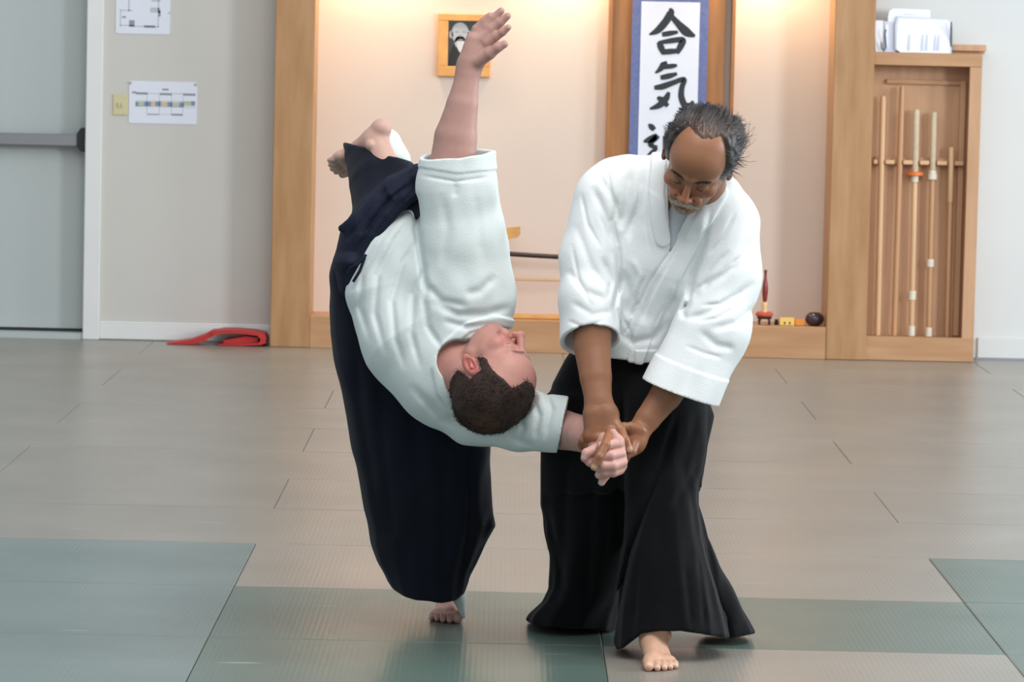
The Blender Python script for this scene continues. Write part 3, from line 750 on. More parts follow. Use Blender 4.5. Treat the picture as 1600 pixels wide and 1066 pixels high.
stick('bamboo_sword', 'bamboo practice sword with an orange hand guard in the middle of the rack', [(1432, 171), (1424, 526)],
      [('grip', 0, .275, 5.2, M['grip']), ('hand_guard', .275, .29, 12.5, M['orange']), ('guard_collar', .29, .32, 5.5, M['leather']), ('blade', .32, .955, 4.4, M['stick']), ('leather_band', .80, .84, 5.8, M['leather']), ('tip_cap', .955, 1, 5.4, M['leather'])], 'bamboo sword')
stick('bamboo_sword', 'bamboo practice sword with a pale guard and high white band, fourth in the rack', [(1459.5, 175), (1451, 526)],
      [('grip', 0, .26, 4.8, M['grip']), ('guard_collar', .26, .275, 6.0, M['leather']), ('hand_guard', .275, .30, 7.2, M['leather']), ('blade', .30, .96, 4.2, M['stickd']), ('leather_band', .655, .69, 5.8, M['leather']), ('tip_cap', .96, 1, 5.2, M['leather'])], 'bamboo sword')
stick('wooden_sword', 'short wooden practice sword at the right end of the rack', [(1487, 230), (1480, 527)],
      [('grip', 0, .29, 4.6, M['stick']), ('blade', .29, 1, 3.9, M['stickd'])], 'wooden sword')
# --- clipboards and papers on the rack
ZL = ztop
def leaf(name, pts, Y0_, Y1_, th, m, parent):
    """leaning sheet: outline in photo pixels at depth Y0_ (bottom) leaning back to Y1_ (top)"""
    ys = [p[1] for p in pts]; yb = max(ys); yt = min(ys); V = []
    for x, y in pts:
        Y = Y0_+(Y1_-Y0_)*(yb-y)/(yb-yt); p = at(x, y, Y); p[2] = max(p[2], ZL+.0008); V.append(p)
    n = len(V); W = [v+np.array([0, th, 0]) for v in V]
    return MB().raw(V+W, [tuple(range(n)), tuple(range(2*n-1, n-1, -1))]+[(i, n+i, n+(i+1) % n, (i+1) % n) for i in range(n)]).build(name, m, parent)
def zq(l): return [(1350+x*210/1599, y*210/1599) for x, y in l]
def U3(x, y, z): return np.array([x, y, z])
y0_ = GY+.012
r = empty('clipboard_right', at(1445, 85, y0_)); r.name = 'clipboard'; tag(r, 'large clipboard with a printed white sheet leaning on the rack top, dark clip at right', 'clipboard')
leaf('board', zq([(370, 300), (400, 190), (1000, 225), (1045, 250), (1040, 655), (430, 650), (370, 590)]), y0_+.004, y0_+.07, .003, M['board'], r)
leaf('paper_sheet', zq([(395, 300), (415, 215), (985, 238), (1025, 262), (1015, 645), (430, 632), (385, 575)]), y0_+.002, y0_+.066, .001, M['paperw'], r)
for xx in (530, 690, 740, 840, 880):
    leaf('printed_text', zq([(xx, 340), (xx+22, 340), (xx+16, 600), (xx-6, 600)]), y0_+.0014, y0_+.05, .0002, M['board'], r)
MB().tube([at(1350+1040*210/1599, y*210/1599, y0_+.02) for y in (260, 350, 480, 600)], [.004, .006, .005, .006], 8).build('clip', M['clip'], r, True)
r = empty('clipboard', at(1385, 82, y0_)); tag(r, 'clear grey clipboard with metal clip standing at the left beside the pillar', 'clipboard')
leaf('board', zq([(240, 250), (380, 265), (380, 640), (235, 632)]), y0_+.028, y0_+.075, .003, M['board'], r)
leaf('paper_sheet', zq([(255, 300), (290, 270), (290, 560), (250, 570)]), y0_+.024, y0_+.07, .001, M['paperw'], r)
MB().tube([at(*zq([q])[0], y0_+.018) for q in [(262, 350), (250, 400), (258, 470), (262, 560), (235, 600), (212, 580), (205, 500)]], .0035, 8).build('clip', M['clip'], r, True)
r = tag(leaf('paper_stack', zq([(135, 255), (150, 240), (232, 245), (228, 632), (135, 630)]), y0_+.034, y0_+.08, .006, M['paperw'], None), 'stack of white papers half hidden by the right pillar on the rack top', 'papers')
r = empty('tall_paper', at(1420, 84, y0_+.06)); tag(r, 'tall white sheet with rounded corner standing behind the two clipboards', 'papers')
leaf('paper_sheet', zq([(285, 200), (300, 130), (350, 100), (770, 115), (790, 130), (790, 640), (290, 640)]), y0_+.05, y0_+.09, .002, M['paperw'], r)
leaf('printed_line', zq([(465, 165), (620, 175), (620, 182), (465, 172)]), y0_+.084, y0_+.0842, .0002, M['grey1'], r)
# ================================================================== PEOPLE
def V3(*a): return np.array(a, float)
def nrm(v): v = np.array(v, float); return v/np.linalg.norm(v)
def sleeve_f(caps, k, plane=None, inner=None):
    """union of capsules cut by a plane at the cuff, with a hollow opening"""
    fs = [f_cap(*c) for c in caps]
    def f(x, y, z):
        d = fs[0](x, y, z)
        for g in fs[1:]:
            v = g(x, y, z); hh = np.clip(0.5+0.5*(d-v)/k, 0, 1); d = d*(1-hh)+v*hh-k*hh*(1-hh)
        if plane is not None:
            c, n = plane
            d = np.maximum(d, (x-c[0])*n[0]+(y-c[1])*n[1]+(z-c[2])*n[2])
        if inner is not None: d = np.maximum(d, -f_cap(*inner)(x, y, z))
        return d
    P = np.array([p for c in caps for p in (c[0], c[1])], float); R = max(max(c[2], c[3]) for c in caps)
    return f, P.min(0)-R, P.max(0)+R
def wrinkle(S, amp, freqs, seed=1, box=None):
    r = np.random.default_rng(seed); ks = []
    for fx, fy, fz in freqs:
        ks.append((fx*r.uniform(.8, 1.2), fy*r.uniform(.8, 1.2), fz*r.uniform(.8, 1.2), r.uniform(0, 6.28), r.uniform(.6, 1)))
    def f(x, y, z):
        o = 0
        wx = x+4*np.sin(y*.045+z*.03+1.3*seed); wy = y+4*np.sin(x*.05+.7*seed)
        for a, b, c, p, g in ks: o = o+g*np.sin(a*wx+b*wy+c*z+p)
        return (amp*o/len(ks)).astype(np.float32)
    lo, hi = box if box else ([a[0] for a in S.ax], [a[-1] for a in S.ax])
    return S.apply(lo, hi, f, 0, 'off')

# ---------- head (local millimetres: x person's left, y back, z up)
def head_sdf(neck_to, nr=(58, 66), jawf=1.0):
    nt_ = np.array(neck_to, float)
    lo = np.minimum([-104, -134, -150], nt_-60); hi = np.maximum([104, 128, 135], nt_+60)
    lo = np.maximum(lo, [-150, -150, -230]); hi = np.minimum(hi, [150, 190, 140])
    S = Sdf(lo, hi, 2.5)
    S.ell((0, 12, 36), (76, 96, 80), 4)
    S.ell((0, -46, 30), (60, 44, 52), 14)
    S.ell((0, -40, -22), (63, 50, 58), 14)
    S.ell((0, -40, -66), (50*jawf, 46, 36), 14)
    S.cap(V3(-46, -8, -52), V3(-20, -66, -84), 16, 15, 14); S.cap(V3(46, -8, -52), V3(20, -66, -84), 16, 15, 14)
    S.ell((0, -78, -88), (22, 16, 17), 12)
    for sx in (-1, 1):
        S.ell((sx*43, -62, -22), (21, 20, 18), 10)
        S.cap(V3(sx*9, -89, 17), V3(sx*42, -74, 17), 8, 7, 9)
        S.ell((sx*31, -96, -2), (17, 14, 12), 9, mode='sub')
        S.ell((sx*31, -76, -3), (14, 13, 13), 3)
        S.ell((sx*25, -88, -45), (16, 12, 16), 10)
    S.cap(V3(0, -88, 10), V3(0, -110, -30), 7, 10, 7)
    S.ell((0, -112, -32), (10, 9, 9), 5)
    for sx in (-1, 1):
        S.ell((sx*12, -102, -36), (7.5, 9, 7), 4)
        S.ell((sx*6, -108, -42), (3.2, 4, 3.5), 2, mode='sub')
        S.groove([(0, 0), (1, 1)], .1, 0) if False else None
    S.cap(V3(-15, -91, -57), V3(15, -91, -57), 5.5, 5.5, 4)
    S.ell((0, -93, -56), (13, 6, 5), 3); S.ell((0, -91, -66), (16, 7, 6), 4)
    S.cap(V3(-22, -92, -61), V3(0, -101, -61), 1.8, 2.0, 1.5, mode='sub'); S.cap(V3(22, -92, -61), V3(0, -101, -61), 1.8, 2.0, 1.5, mode='sub')
    for sx in (-1, 1):      # lid crease, nasolabial fold
        S.cap(V3(sx*18, -91, -8), V3(sx*43, -83, -6), 1.3, 1.3, 1.5, mode='sub')
        S.cap(V3(sx*18, -100, -32), V3(sx*32, -86, -58), 1.8, 1.8, 4, mode='sub')
        S.cap(V3(sx*20, -100, 12), V3(sx*40, -92, 14), .1, .1, 1)
    for sx in (-1, 1):      # ears
        a = 0.35*sx
        R_ = np.array([[math.cos(a), math.sin(a), 0], [-math.sin(a), math.cos(a), 0], [0, 0, 1]])
        S.ell((sx*80, 8, -4), (6, 17, 31), 3, R_)
        S.ell((sx*79, 4, -26), (6, 9, 11), 3, R_)
        S.ell((sx*86, 5, 0), (5, 11, 21), 2, R_, 'sub')
        S.cap(V3(sx*82, 0, -14), V3(sx*84, 8, 6), 2.5, 3, 2)
        S.ell((sx*80, -6, -8), (5, 4, 6), 2, R_)
    S.cap(V3(0, 28, -35), nt_, nr[0], nr[1], 16)
    return S
def head_tint(v, base, ruddy, stubble, brow, lip, sb=0.35, ears=None):
    c = np.tile(np.array(base), (len(v), 1)); x, y, z = v[:, 0], v[:, 1], v[:, 2]
    def blend(m, col): nonlocal c; m = np.clip(m, 0, 1)[:, None]; c = c*(1-m)+np.array(col)*m
    g = lambda cx, cy, cz, r: np.exp(-(((x-cx)**2+(y-cy)**2+(z-cz)**2)/r**2))
    blend(.55*(g(-42, -75, -28, 24)+g(42, -75, -28, 24)+g(0, -112, -32, 18)), ruddy)
    if ears is not None: blend((np.abs(x) > 74)*(z < 40)*.8*np.clip((np.abs(x)-72)/8, 0, 1), ears)
    blend(sb*np.clip((-38-z)/14, 0, 1)*(y < 20)*np.clip((-y+20)/30, 0, 1)*np.clip((z+125)/15, 0, 1), stubble)
    m = np.clip(1.2-(np.abs(z+61)/7), 0, 1)*np.clip((22-np.abs(x))/6, 0, 1)*(y < -84); blend(.7*m, lip)
    zb = 17+4*np.sin((np.abs(x)-10)/36*3.0)
    m = np.clip(1.3-np.abs(z-zb)/4.5, 0, 1)*np.clip((np.abs(x)-9)/4, 0, 1)*np.clip((50-np.abs(x))/8, 0, 1)*(y < -55); blend(.85*m, brow)
    m = np.clip(1.2-np.abs(z+8)/2.6, 0, 1)*np.clip((np.abs(x)-17)/3, 0, 1)*np.clip((46-np.abs(x))/4, 0, 1)*(y < -70); blend(.75*m, brow)  # crease shading of the closed lids, put into the tint as a dark line
    return c
def hair_sdf(mask, thick, extra=None, h=2.6):
    S = Sdf((-118, -112, -110), (118, 136, 140), h)
    S.ell((0, 12, 36), (76, 96, 80), 4); S.ell((0, -46, 30), (60, 44, 52), 14); S.ell((0, -40, -22), (63, 50, 58), 14)
    S.cap(V3(0, 28, -35), V3(0, 50, -110), 58, 60, 16)
    X, Y, Z = S.ax[0][:, None, None], S.ax[1][None, :, None], S.ax[2][None, None, :]
    mk = mask(X, Y, Z)
    S.d -= (mk*(thick+5)-5).astype(np.float32)
    if extra: extra(S)
    # hollow the inside so that the shell stays a shell
    return S
def smooth(v, a, b): t = np.clip((v-a)/(b-a), 0, 1); return t*t*(3-2*t)
def strands(v, f, n, length, comb, seed, lift=.35, width=.9, colf=None, clump=0.25):
    r = np.random.default_rng(seed)
    fn = np.cross(v[f[:, 1]]-v[f[:, 0]], v[f[:, 2]]-v[f[:, 0]]); fa = np.linalg.norm(fn, axis=1); fn /= np.maximum(fa, 1e-9)[:, None]
    cen = v[f].mean(1)
    keep = np.where(comb(cen)[1] > r.random(len(cen)))[0]
    idx = keep[r.integers(0, len(keep), n)]
    p = cen[idx]+r.normal(size=(n, 3))*1.0; nn = fn[idx]
    d, _, ln = comb(p); d = d-nn*(np.sum(d*nn, 1)[:, None]); d /= np.maximum(np.linalg.norm(d, axis=1), 1e-6)[:, None]
    d = d+r.normal(size=(n, 3))*clump+np.stack([n3(p, .06, seed+i) for i in range(3)], 1)*.8
    L_ = length*ln*r.uniform(.6, 1.25, n)
    side = np.cross(d, nn); side /= np.maximum(np.linalg.norm(side, axis=1), 1e-6)[:, None]
    Vs = []; K = 4
    for k in range(K):
        t = k/(K-1)
        q = p-nn*1.5+d*(L_*t)[:, None]+nn*(L_*(lift*t-(lift*.9)*t*t))[:, None]
        wv = width*(1-t*.85)
        Vs += [q-side*wv, q+side*wv+nn*.6]
    A = np.stack(Vs, 1).reshape(-1, 3)
    base = (np.arange(n)*2*K)[:, None]
    Fs = np.concatenate([base+np.array([[2*k, 2*k+1, 2*k+3, 2*k+2]]) for k in range(K-1)], 0)
    cc = colf(p); cc = np.repeat(cc*r.uniform(.65, 1.35, (n, 1)), 2*K, 0)
    return A, Fs, cc

class Pose:
    """head placed in a modelling frame: centre (frame units) and axes left, back, up given in frame directions"""
    def __init__(s, fr, c, f, up, scale=1.0):
        f = nrm(f); up = np.array(up, float); up = nrm(up-f*up.dot(f)); left = np.cross(up, f)
        s.fr, s.c = fr, np.array(c, float); s.A = np.stack([left, -f, up]); s.k = scale/(fr.u*1000)
    def px(s, v): return s.c+(np.asarray(v, float)@s.A)*s.k
    def inv(s, p): return (np.asarray(p, float)-s.c)@s.A.T/s.k
    def w(s, v): return s.fr.w(s.px(v))

def foot(fr_pos, yaw, side, S_h=2.2, lift=0.0, shin=None):
    """foot in local millimetres: toes towards -y, x to the person's left; side=+1 left foot (big toe at -x)"""
    S = Sdf((-75, -155, -4), (75, 150, 190), S_h)
    b = -side       # big toe side
    S.cap(V3(0, 95, 26), V3(0, 60, 34), 27, 30, 10)                 # heel
    S.cap(V3(b*8, 55, 48), V3(b*16, -55, 24), 30, 19, 14)            # inner arch / instep
    S.cap(V3(-b*10, 60, 34), V3(-b*22, -45, 15), 24, 14, 14)
    S.cap(V3(b*22, -62, 19), V3(-b*32, -42, 14), 18, 13, 12)         # ball
    S.cap(V3(0, 62, 60), V3(0, 60, 190), 33, 38, 16)                 # ankle to shin
    S.ell((b*34, 58, 74), (10, 13, 13), 8); S.ell((-b*34, 66, 64), (10, 13, 13), 8)
    toes = [(b*29, -70, 17, 14.5, 40, 12.5), (b*9, -72, 14, 10.5, 38, 8.8), (-b*8, -68, 13, 10, 34, 8.4), (-b*23, -60, 12, 9.5, 29, 8), (-b*37, -50, 11, 9.5, 23, 8)]
    for tx, ty, tz, r0, L_, r1 in toes:
        S.cap(V3(tx, ty, tz), V3(tx*1.06, ty-L_*.55, tz+3), r0, r1, 5)
        S.cap(V3(tx*1.06, ty-L_*.5, tz+2), V3(tx*1.08, ty-L_, r1*.9), r1, r1*.95, 3)
    S.cap(V3(b*6, -40, 43), V3(b*20, -75, 34), 1.6, 1.2, 5)           # tendon
    v, f = S.mesh(); v[:, 2] = np.maximum(v[:, 2], 0.2)
    v = relax(v, f, 1, .4)
    c, s_ = math.cos(yaw), math.sin(yaw)
    W = np.stack([v[:, 0]*c-v[:, 1]*s_, v[:, 0]*s_+v[:, 1]*c, v[:, 2]], 1)/1000
    nails = np.zeros(len(v))
    for tx, ty, tz, r0, L_, r1 in toes:
        q = np.array([tx*1.08, ty-L_-r1*.45, r1*1.65]); nails = np.maximum(nails, np.clip(1.6-np.linalg.norm((v-q)/[.8*r1, .75*r1, .55*r1], axis=1)*1.1, 0, 1))
    return W+np.array(fr_pos), f, nails, v

def relax_where(v, f, m, it=14):
    return v+(relax(v, f, it, .5)-v)*m[:, None]
SKA = lin((151, 104, 76)); SKB = lin((196, 152, 142))

# ------------------------------------------------------------------ PERSON A: the older man, standing
FA = Frame(9.95)
pa = empty('person', (fl(1000, 1010)[0], 9.95, 0)); tag(pa, 'person standing, head bowed, in white jacket and black wide trousers, gripping the other\'s wrist', 'person', kind='thing')
HA = Pose(FA, (1091, 250, -92), (-.25, .66, -.70), (.18, -.69, -.70), 1.07)
neckA = HA.inv((1092, 318, 5))
parts = []
S = head_sdf(neckA, (60, 68))
v, f = S.mesh(); v = relax(v, f, 1, .3)
c = head_tint(v, SKA, lin((168, 98, 76)), lin((122, 94, 78)), lin((58, 44, 38)), lin((128, 76, 66)), .3, lin((160, 106, 84)))
parts.append((HA.w(v), f, c))
# hidden core: torso, hips, thighs, shins
S = Sdf((880, 270, -130), (1190, 1000, 330), 6.5)
S.tube([(1090, 300, 0, 34, .9), (1055, 345, 14, 54, .6), (1020, 430, 30, 54, .6), (990, 520, 62, 50, .6), (982, 590, 84, 56, .7)], 20)
S.tube([(1090, 320, 0, 34), (960, 320, 8, 30), (928, 425, -4, 26), (925, 520, -46, 25)], 6)
S.tube([(1090, 320, 0, 38), (1135, 355, -2, 36), (1130, 450, -12, 32), (1075, 575, -55, 27)], 12)
S.tube([(1020, 600, 92, 40), (1040, 780, 20, 34), (1035, 930, 10, 30)], 14)
S.tube([(945, 610, 100, 40), (915, 800, 200, 40), (895, 930, 315, 30)], 14)
v, f = S.mesh(); parts.append((FA.w(v), f, SKA))
# forearms and hands (fine)
def fingers(S, chains, k=2.2):
    for ch in chains:
        for p, q in zip(ch[:-1], ch[1:]): S.cap(V3(*p[:3]), V3(*q[:3]), p[3], q[3], k)
S = Sdf((865, 470, -175), (1115, 745, 10), 1.35)
# his right forearm (left in the photo)
S.tube([(927, 500, -50, 32, .85), (925, 540, -58, 29, .85), (931, 590, -78, 25, .8), (935, 626, -92, 21.5, .72), (938, 645, -97, 23, .62)], 8)
S.tube([(938, 645, -97, 22, .6), (940, 672, -100, 24, .55)], 8)
S.cap(V3(928, 650, -98), V3(926, 682, -104), 15, 12, 8); S.cap(V3(952, 650, -96), V3(955, 676, -103), 15, 12, 8)
S.ell((921, 682, -106), (9, 9, 8), 5); S.ell((935, 686, -111), (9, 9, 8), 5); S.ell((950, 683, -112), (9, 9, 8), 5)
fingers(S, [[(955, 674, -112, 8.5), (946, 695, -148, 7.2), (936, 714, -158, 6.6), (928, 730, -158, 5.6)],     # index, laid over the other's knuckles
            [(938, 684, -106, 8.5), (930, 700, -104, 7.6), (930, 712, -90, 7), (938, 718, -76, 6)],
            [(926, 682, -102, 8.5), (920, 696, -98, 7.4), (920, 706, -84, 6.6), (928, 710, -70, 6)],
            [(919, 676, -98, 8), (911, 688, -98, 7), (909, 696, -88, 6.2), (914, 702, -76, 5.6)],
            [(956, 655, -98, 10), (968, 672, -110, 9), (976, 688, -117, 7.8), (983, 702, -117, 6)]])             # thumb
# his left forearm (right in the photo), hand cupping from behind
S.tube([(1062, 582, -48, 30, .85), (1040, 618, -58, 25, .85), (1012, 655, -72, 20, .8), (998, 674, -78, 18, .75), (985, 690, -80, 20, .65)], 8)
S.cap(V3(1000, 672, -88), V3(985, 668, -94), 9, 9, 6); S.cap(V3(990, 690, -80), V3(968, 706, -78), 20, 17, 8)
fingers(S, [[(985, 672, -92, 9), (975, 668, -96, 8), (966, 672, -92, 7)],
            [(975, 716, -80, 9), (958, 736, -92, 7.2), (948, 744, -104, 6)],
            [(966, 708, -72, 9), (944, 726, -78, 7.5), (932, 728, -92, 6.4)],
            [(962, 698, -68, 9), (936, 712, -72, 7.5), (922, 716, -84, 6.2)],
            [(992, 694, -94, 8), (988, 706, -104, 7), (980, 712, -108, 6)]])
S.groove([(931, 634), (948, 630)], 1.5, .3, -70); S.groove([(1000, 660), (1012, 674)], 1.5, 1.0, -60)
v, f = S.mesh(); v = relax(v, f, 1, .35); v = relax_where(v, f, np.clip(np.maximum((632-v[:, 1])/14, (v[:, 0]-1012)/12), 0, 1))
n1 = n3(v, .05, 4)[:, None]
cc = np.array(SKA)*(1+.10*n1)+np.array([.03, -.005, -.01])*np.clip(1-np.abs(v[:, 1:2]-690)/30, 0, 1)
for tip in ((926, 732, -163), (984, 704, -122)):
    m = np.clip(1.7-np.linalg.norm((v-tip)/5.0, axis=1), 0, 1)[:, None]; cc = cc*(1-m*.7)+np.array(lin((222, 184, 160)))*m*.7
parts.append((FA.w(v), f, cc))
# feet
p0 = fl(1032, 1049); W_, f, nails, lv = foot((p0[0]-0.006, p0[1]+.105, 0), math.radians(4), 1)
cf = np.array(lin((206, 164, 138)))*(1+.08*n3(lv, .05, 2)[:, None]); cf = cf*(1-nails[:, None]*.5)+np.array(lin((232, 200, 184)))*nails[:, None]*.5
parts.append((W_, f, cf))
W2, f2, nl2, lv2 = foot((at(900, 950, 10.6)[0], 10.62, 0), math.radians(-12), -1, 3.2)
parts.append((W2, f2, np.tile(np.array(lin((206, 164, 138))), (len(W2), 1))))
v, f, c = merge(parts); npmesh('body', v, f, M['skinA'], pa, c)

# hair of A
def maskA(x, y, z):
    ax = np.abs(x)
    yb = np.interp(ax, [0, 18, 40, 58, 70, 120], [-40, -34, -8, -20, -34, -34])
    zl = np.interp(y, [-40, -30, -14, -6, 26, 34, 130], [10, -10, -34, 14, 18, -50, -52])
    return smooth(y-yb, -10, 16)*smooth(z-zl, -6, 6)
def thA(x, y, z):
    return 2.5+.03*np.abs(x)+6*smooth(np.abs(x), 30, 62)+6*smooth(y, 20, 80)+6*smooth(x, 40, 75)*smooth(y, -20, 30)
S = Sdf((-122, -112, -90), (126, 140, 142), 2.4)
S.ell((0, 12, 36), (76, 96, 80), 4); S.ell((0, -46, 30), (60, 44, 52), 14); S.cap(V3(0, 28, -35), neckA, 60, 68, 16)
X, Y, Z = S.ax[0][:, None, None], S.ax[1][None, :, None], S.ax[2][None, None, :]
mk = maskA(X, Y, Z); S.d -= (mk*(thA(X, Y, Z)+5)-5).astype(np.float32)
S.d += (1.6*np.sin(X*.23+Y*.05+2*np.sin(Z*.06))*np.sin(Z*.21+Y*.07)+.9*np.sin(X*.6+Z*.35+np.sin(Y*.1))).astype(np.float32)*smooth(mk, .4, 1)
v, f = S.mesh()
def colA(p):
    d = np.array(lin((48, 43, 43))); g = np.array(lin((176, 174, 176))); b_ = np.array(lin((74, 60, 54)))
    m = smooth(-p[:, 2], -42, 22)*smooth(-p[:, 1], -60, 30)*smooth(np.abs(p[:, 0]), 40, 66)
    m = np.clip(m+.18*smooth(np.abs(p[:, 0]), 30, 70)*(.5+n3(p, .12, 3)), 0, 1)[:, None]
    t = (smooth(p[:, 2], 80, 115)*smooth(-p[:, 1], -60, 0))[:, None]
    c = (d*(1-t)+b_*t)*(1-m)+g*m; s = (smooth(-p[:, 1], -14, 34)*smooth(55-np.abs(p[:, 0]), 0, 22)*.75)[:, None]
    return c*(1-s)+np.array(lin((128, 92, 72)))*s
def combA(p):
    ln = .8+.5*smooth(p[:, 0], 20, 60)*smooth(p[:, 1], -10, 60)+.2
    d = np.stack([p[:, 0]*.006+.12, np.full(len(p), 1.0), -.45*smooth(np.abs(p[:, 0]), 20, 70)-.002*p[:, 2]+.15], 1)
    return d, np.clip(maskA(p[:, 0], p[:, 1], p[:, 2]), 0, 1), ln
sv, sf, scl = strands(v, f, 5600, 18, combA, 5, .10, .7, colA, .10)
# flying tufts at the back of his left side
def combT(p):
    m = (p[:, 0] > 52)*(p[:, 1] > 10)*(p[:, 1] < 80)*(p[:, 2] > -10)*(p[:, 2] < 80)
    return np.tile([1.0, .7, .5], (len(p), 1)), m*1.0, np.full(len(p), 1.0)
tv, tf, tcl = strands(v, f, 150, 22, combT, 8, .8, .8, colA, .35)
hv, hf, hc = merge([(v, f, colA(v)*.75), (sv, sf, scl), (tv, tf, tcl)])
npmesh('hair', HA.w(hv), hf, M['hairA'], pa, hc)['label'] = 'grey swept back hair, bald at the front'
# moustache and eyebrows of A (grey whiskers)
mv = []
r = np.random.default_rng(3)
def whisk(n, pf, df, L_, wd, cf_, seed):
    r = np.random.default_rng(seed); A = []; Q = []; Cc = []
    for i in range(n):
        p = np.array(pf(r)); d = nrm(np.array(df(p, r))); q = p+d*L_*r.uniform(.6, 1.2); sd = nrm(np.cross(d, [0, 1, .1]))*wd
        mid = (p+q)/2+np.array([0, -1.5, 0]); b0 = len(A)
        A += [p-sd, p+sd, mid-sd*.8, mid+sd*.8, q-sd*.2, q+sd*.2]; Q += [(b0, b0+1, b0+3, b0+2), (b0+2, b0+3, b0+5, b0+4)]
        cc_ = np.array(cf_(r)); Cc += [cc_]*6
    return np.array(A), np.array(Q), np.array(Cc)
def ms(n):
    def pf(r):
        x = r.uniform(-34, 34); return (x, -99-3*(1-abs(x)/30)+max(0, abs(x)-14)*.38+r.uniform(-1.5, 1), -47-abs(x)*.20+r.uniform(-4.5, 2.5))
    return whisk(n, pf, lambda p, r: (p[0]*.03+r.normal()*.15, -.25, -1), 10, .55, lambda r: np.array(lin((226, 218, 204)))*r.uniform(.7, 1.15), 11)
S = Sdf((-40, -112, -75), (40, -75, -35), 1.6)
S.cap(V3(0, -98, -50), V3(22, -93, -53), 5.0, 4.5, 3); S.cap(V3(0, -98, -50), V3(-22, -93, -53), 5.0, 4.5, 3)
S.cap(V3(22, -92, -53), V3(31, -85, -62), 4, 2, 3); S.cap(V3(-22, -92, -53), V3(-31, -85, -62), 4, 2, 3)
a_, b_ = S.mesh(); w1 = ms(420)
g1 = whisk(70, lambda r: (r.uniform(-9, 9), -98, -76+r.uniform(-4, 4)), lambda p, r: (r.normal()*.15, -.3, -1), 9, .5, lambda r: np.array(lin((190, 180, 168)))*r.uniform(.6, 1.1), 12)
v, f, c = merge([(a_, b_, np.array(lin((190, 180, 166)))), w1, g1])
npmesh('moustache', HA.w(v), f, M['hairA'], pa, c)['label'] = 'white grey moustache'
bw = []
for sx in (-1, 1):
    bw.append(whisk(110, lambda r, sx=sx: (lambda t: (sx*(10+t*36), -93.5+t*t*17+r.uniform(-1, 1), 18+3.5*math.sin(t*2.6)+r.uniform(-3, 3)))(r.random()), lambda p, r, sx=sx: (sx*1, .25, -.25+r.normal()*.2), 8, .5, lambda r: np.array(lin((70, 54, 48)))*r.uniform(.6, 1.6), 20+sx))
v, f, c = merge(bw); npmesh('eyebrows', HA.w(v), f, M['hairA'], pa, c)['kind'] = 'stuff'

# undershirt
S = Sdf((1020, 300, -110), (1110, 420, 10), 2.2)
S.tube([(1074, 318, -10, 32, .9), (1052, 385, -18, 26, .9)], 6)
v, f = S.mesh(); npmesh('undershirt', FA.w(v), f, M['tee'], pa)['label'] = 'pale grey tee shirt in the neckline'

# jacket of A
S = Sdf((862, 222, -150), (1206, 648, 130), 1.9)
S.tube([(1088, 292, 10, 44, .8), (1060, 335, 5, 82, .72), (1028, 410, 14, 86, .72), (1000, 490, 36, 80, .76), (985, 570, 56, 78, .8)], 18)
S.cap(V3(975, 302, 12), V3(1130, 345, 5), 56, 54, 20, V3(0, 0, 1), .8)
S.cap(V3(1050, 290, 8), V3(960, 300, 8), 48, 50, 16, V3(0, 0, 1), .8)
S.cap(V3(1060, 262, 25), V3(1130, 300, 20), 26, 26, 16)
S.apply([800, 562, -200], [1300, 700, 300], lambda x, y, z: -(563-3*np.cos((x-985)*.03)-y)+0*x+0*z, 0, 'max') if False else None
sl, g = S.win([860, 545, -150], [1210, 648, 130]); S.d[sl] = np.maximum(S.d[sl], g[1]-(563+.06*(g[0]-985))+0*g[2])
fR, lo, hi = sleeve_f([(V3(948, 318, 5), V3(926, 405, -8), 54, 50, V3(0, 0, 1), .85), (V3(926, 405, -8), V3(921, 470, -30), 50, 46, V3(0, 0, 1), .9), (V3(921, 470, -30), V3(923, 560, -52), 46, 49, V3(0, 0, 1), 1.0)], 14,
                      ((923, 530, -48), nrm((.08, .86, -.5))))
S.apply(lo, hi, fR, 9)
fL, lo, hi = sleeve_f([(V3(1128, 352, 0), V3(1133, 430, -12), 58, 55, V3(0, 0, 1), .85), (V3(1133, 430, -12), V3(1112, 515, -36), 55, 58, V3(0, 0, 1), .85), (V3(1112, 515, -36), V3(1052, 635, -62), 58, 62, V3(0, 0, 1), .8)], 14,
                      ((1060, 612, -58), nrm((-.345, .93, .10))))
S.apply(lo, hi, fL, 9)
# neck opening
S.cap(V3(1090, 250, -50), V3(1077, 316, -8), 41, 33, 3, mode='sub')
S.tube([(1140, 292, -4, 12), (1120, 314, -26, 13), (1096, 346, -44, 12)], 10)
def vneck(x, y, z):
    a = (x-(1047+(y-392)*0.03)); b_ = (x-(1046+(392-y)*.52))
    return np.maximum(np.maximum(-a, b_), np.maximum(y-392, z+12))+0*z
S.apply([1040, 300, -150], [1100, 392, -12], vneck, 1.5, 'sub')
wrinkle(S, 1.3, [(.09, .02, .04), (.16, .03, .05), (.06, -.05, .05), (.04, .10, .04)], 2)
G = S.groove
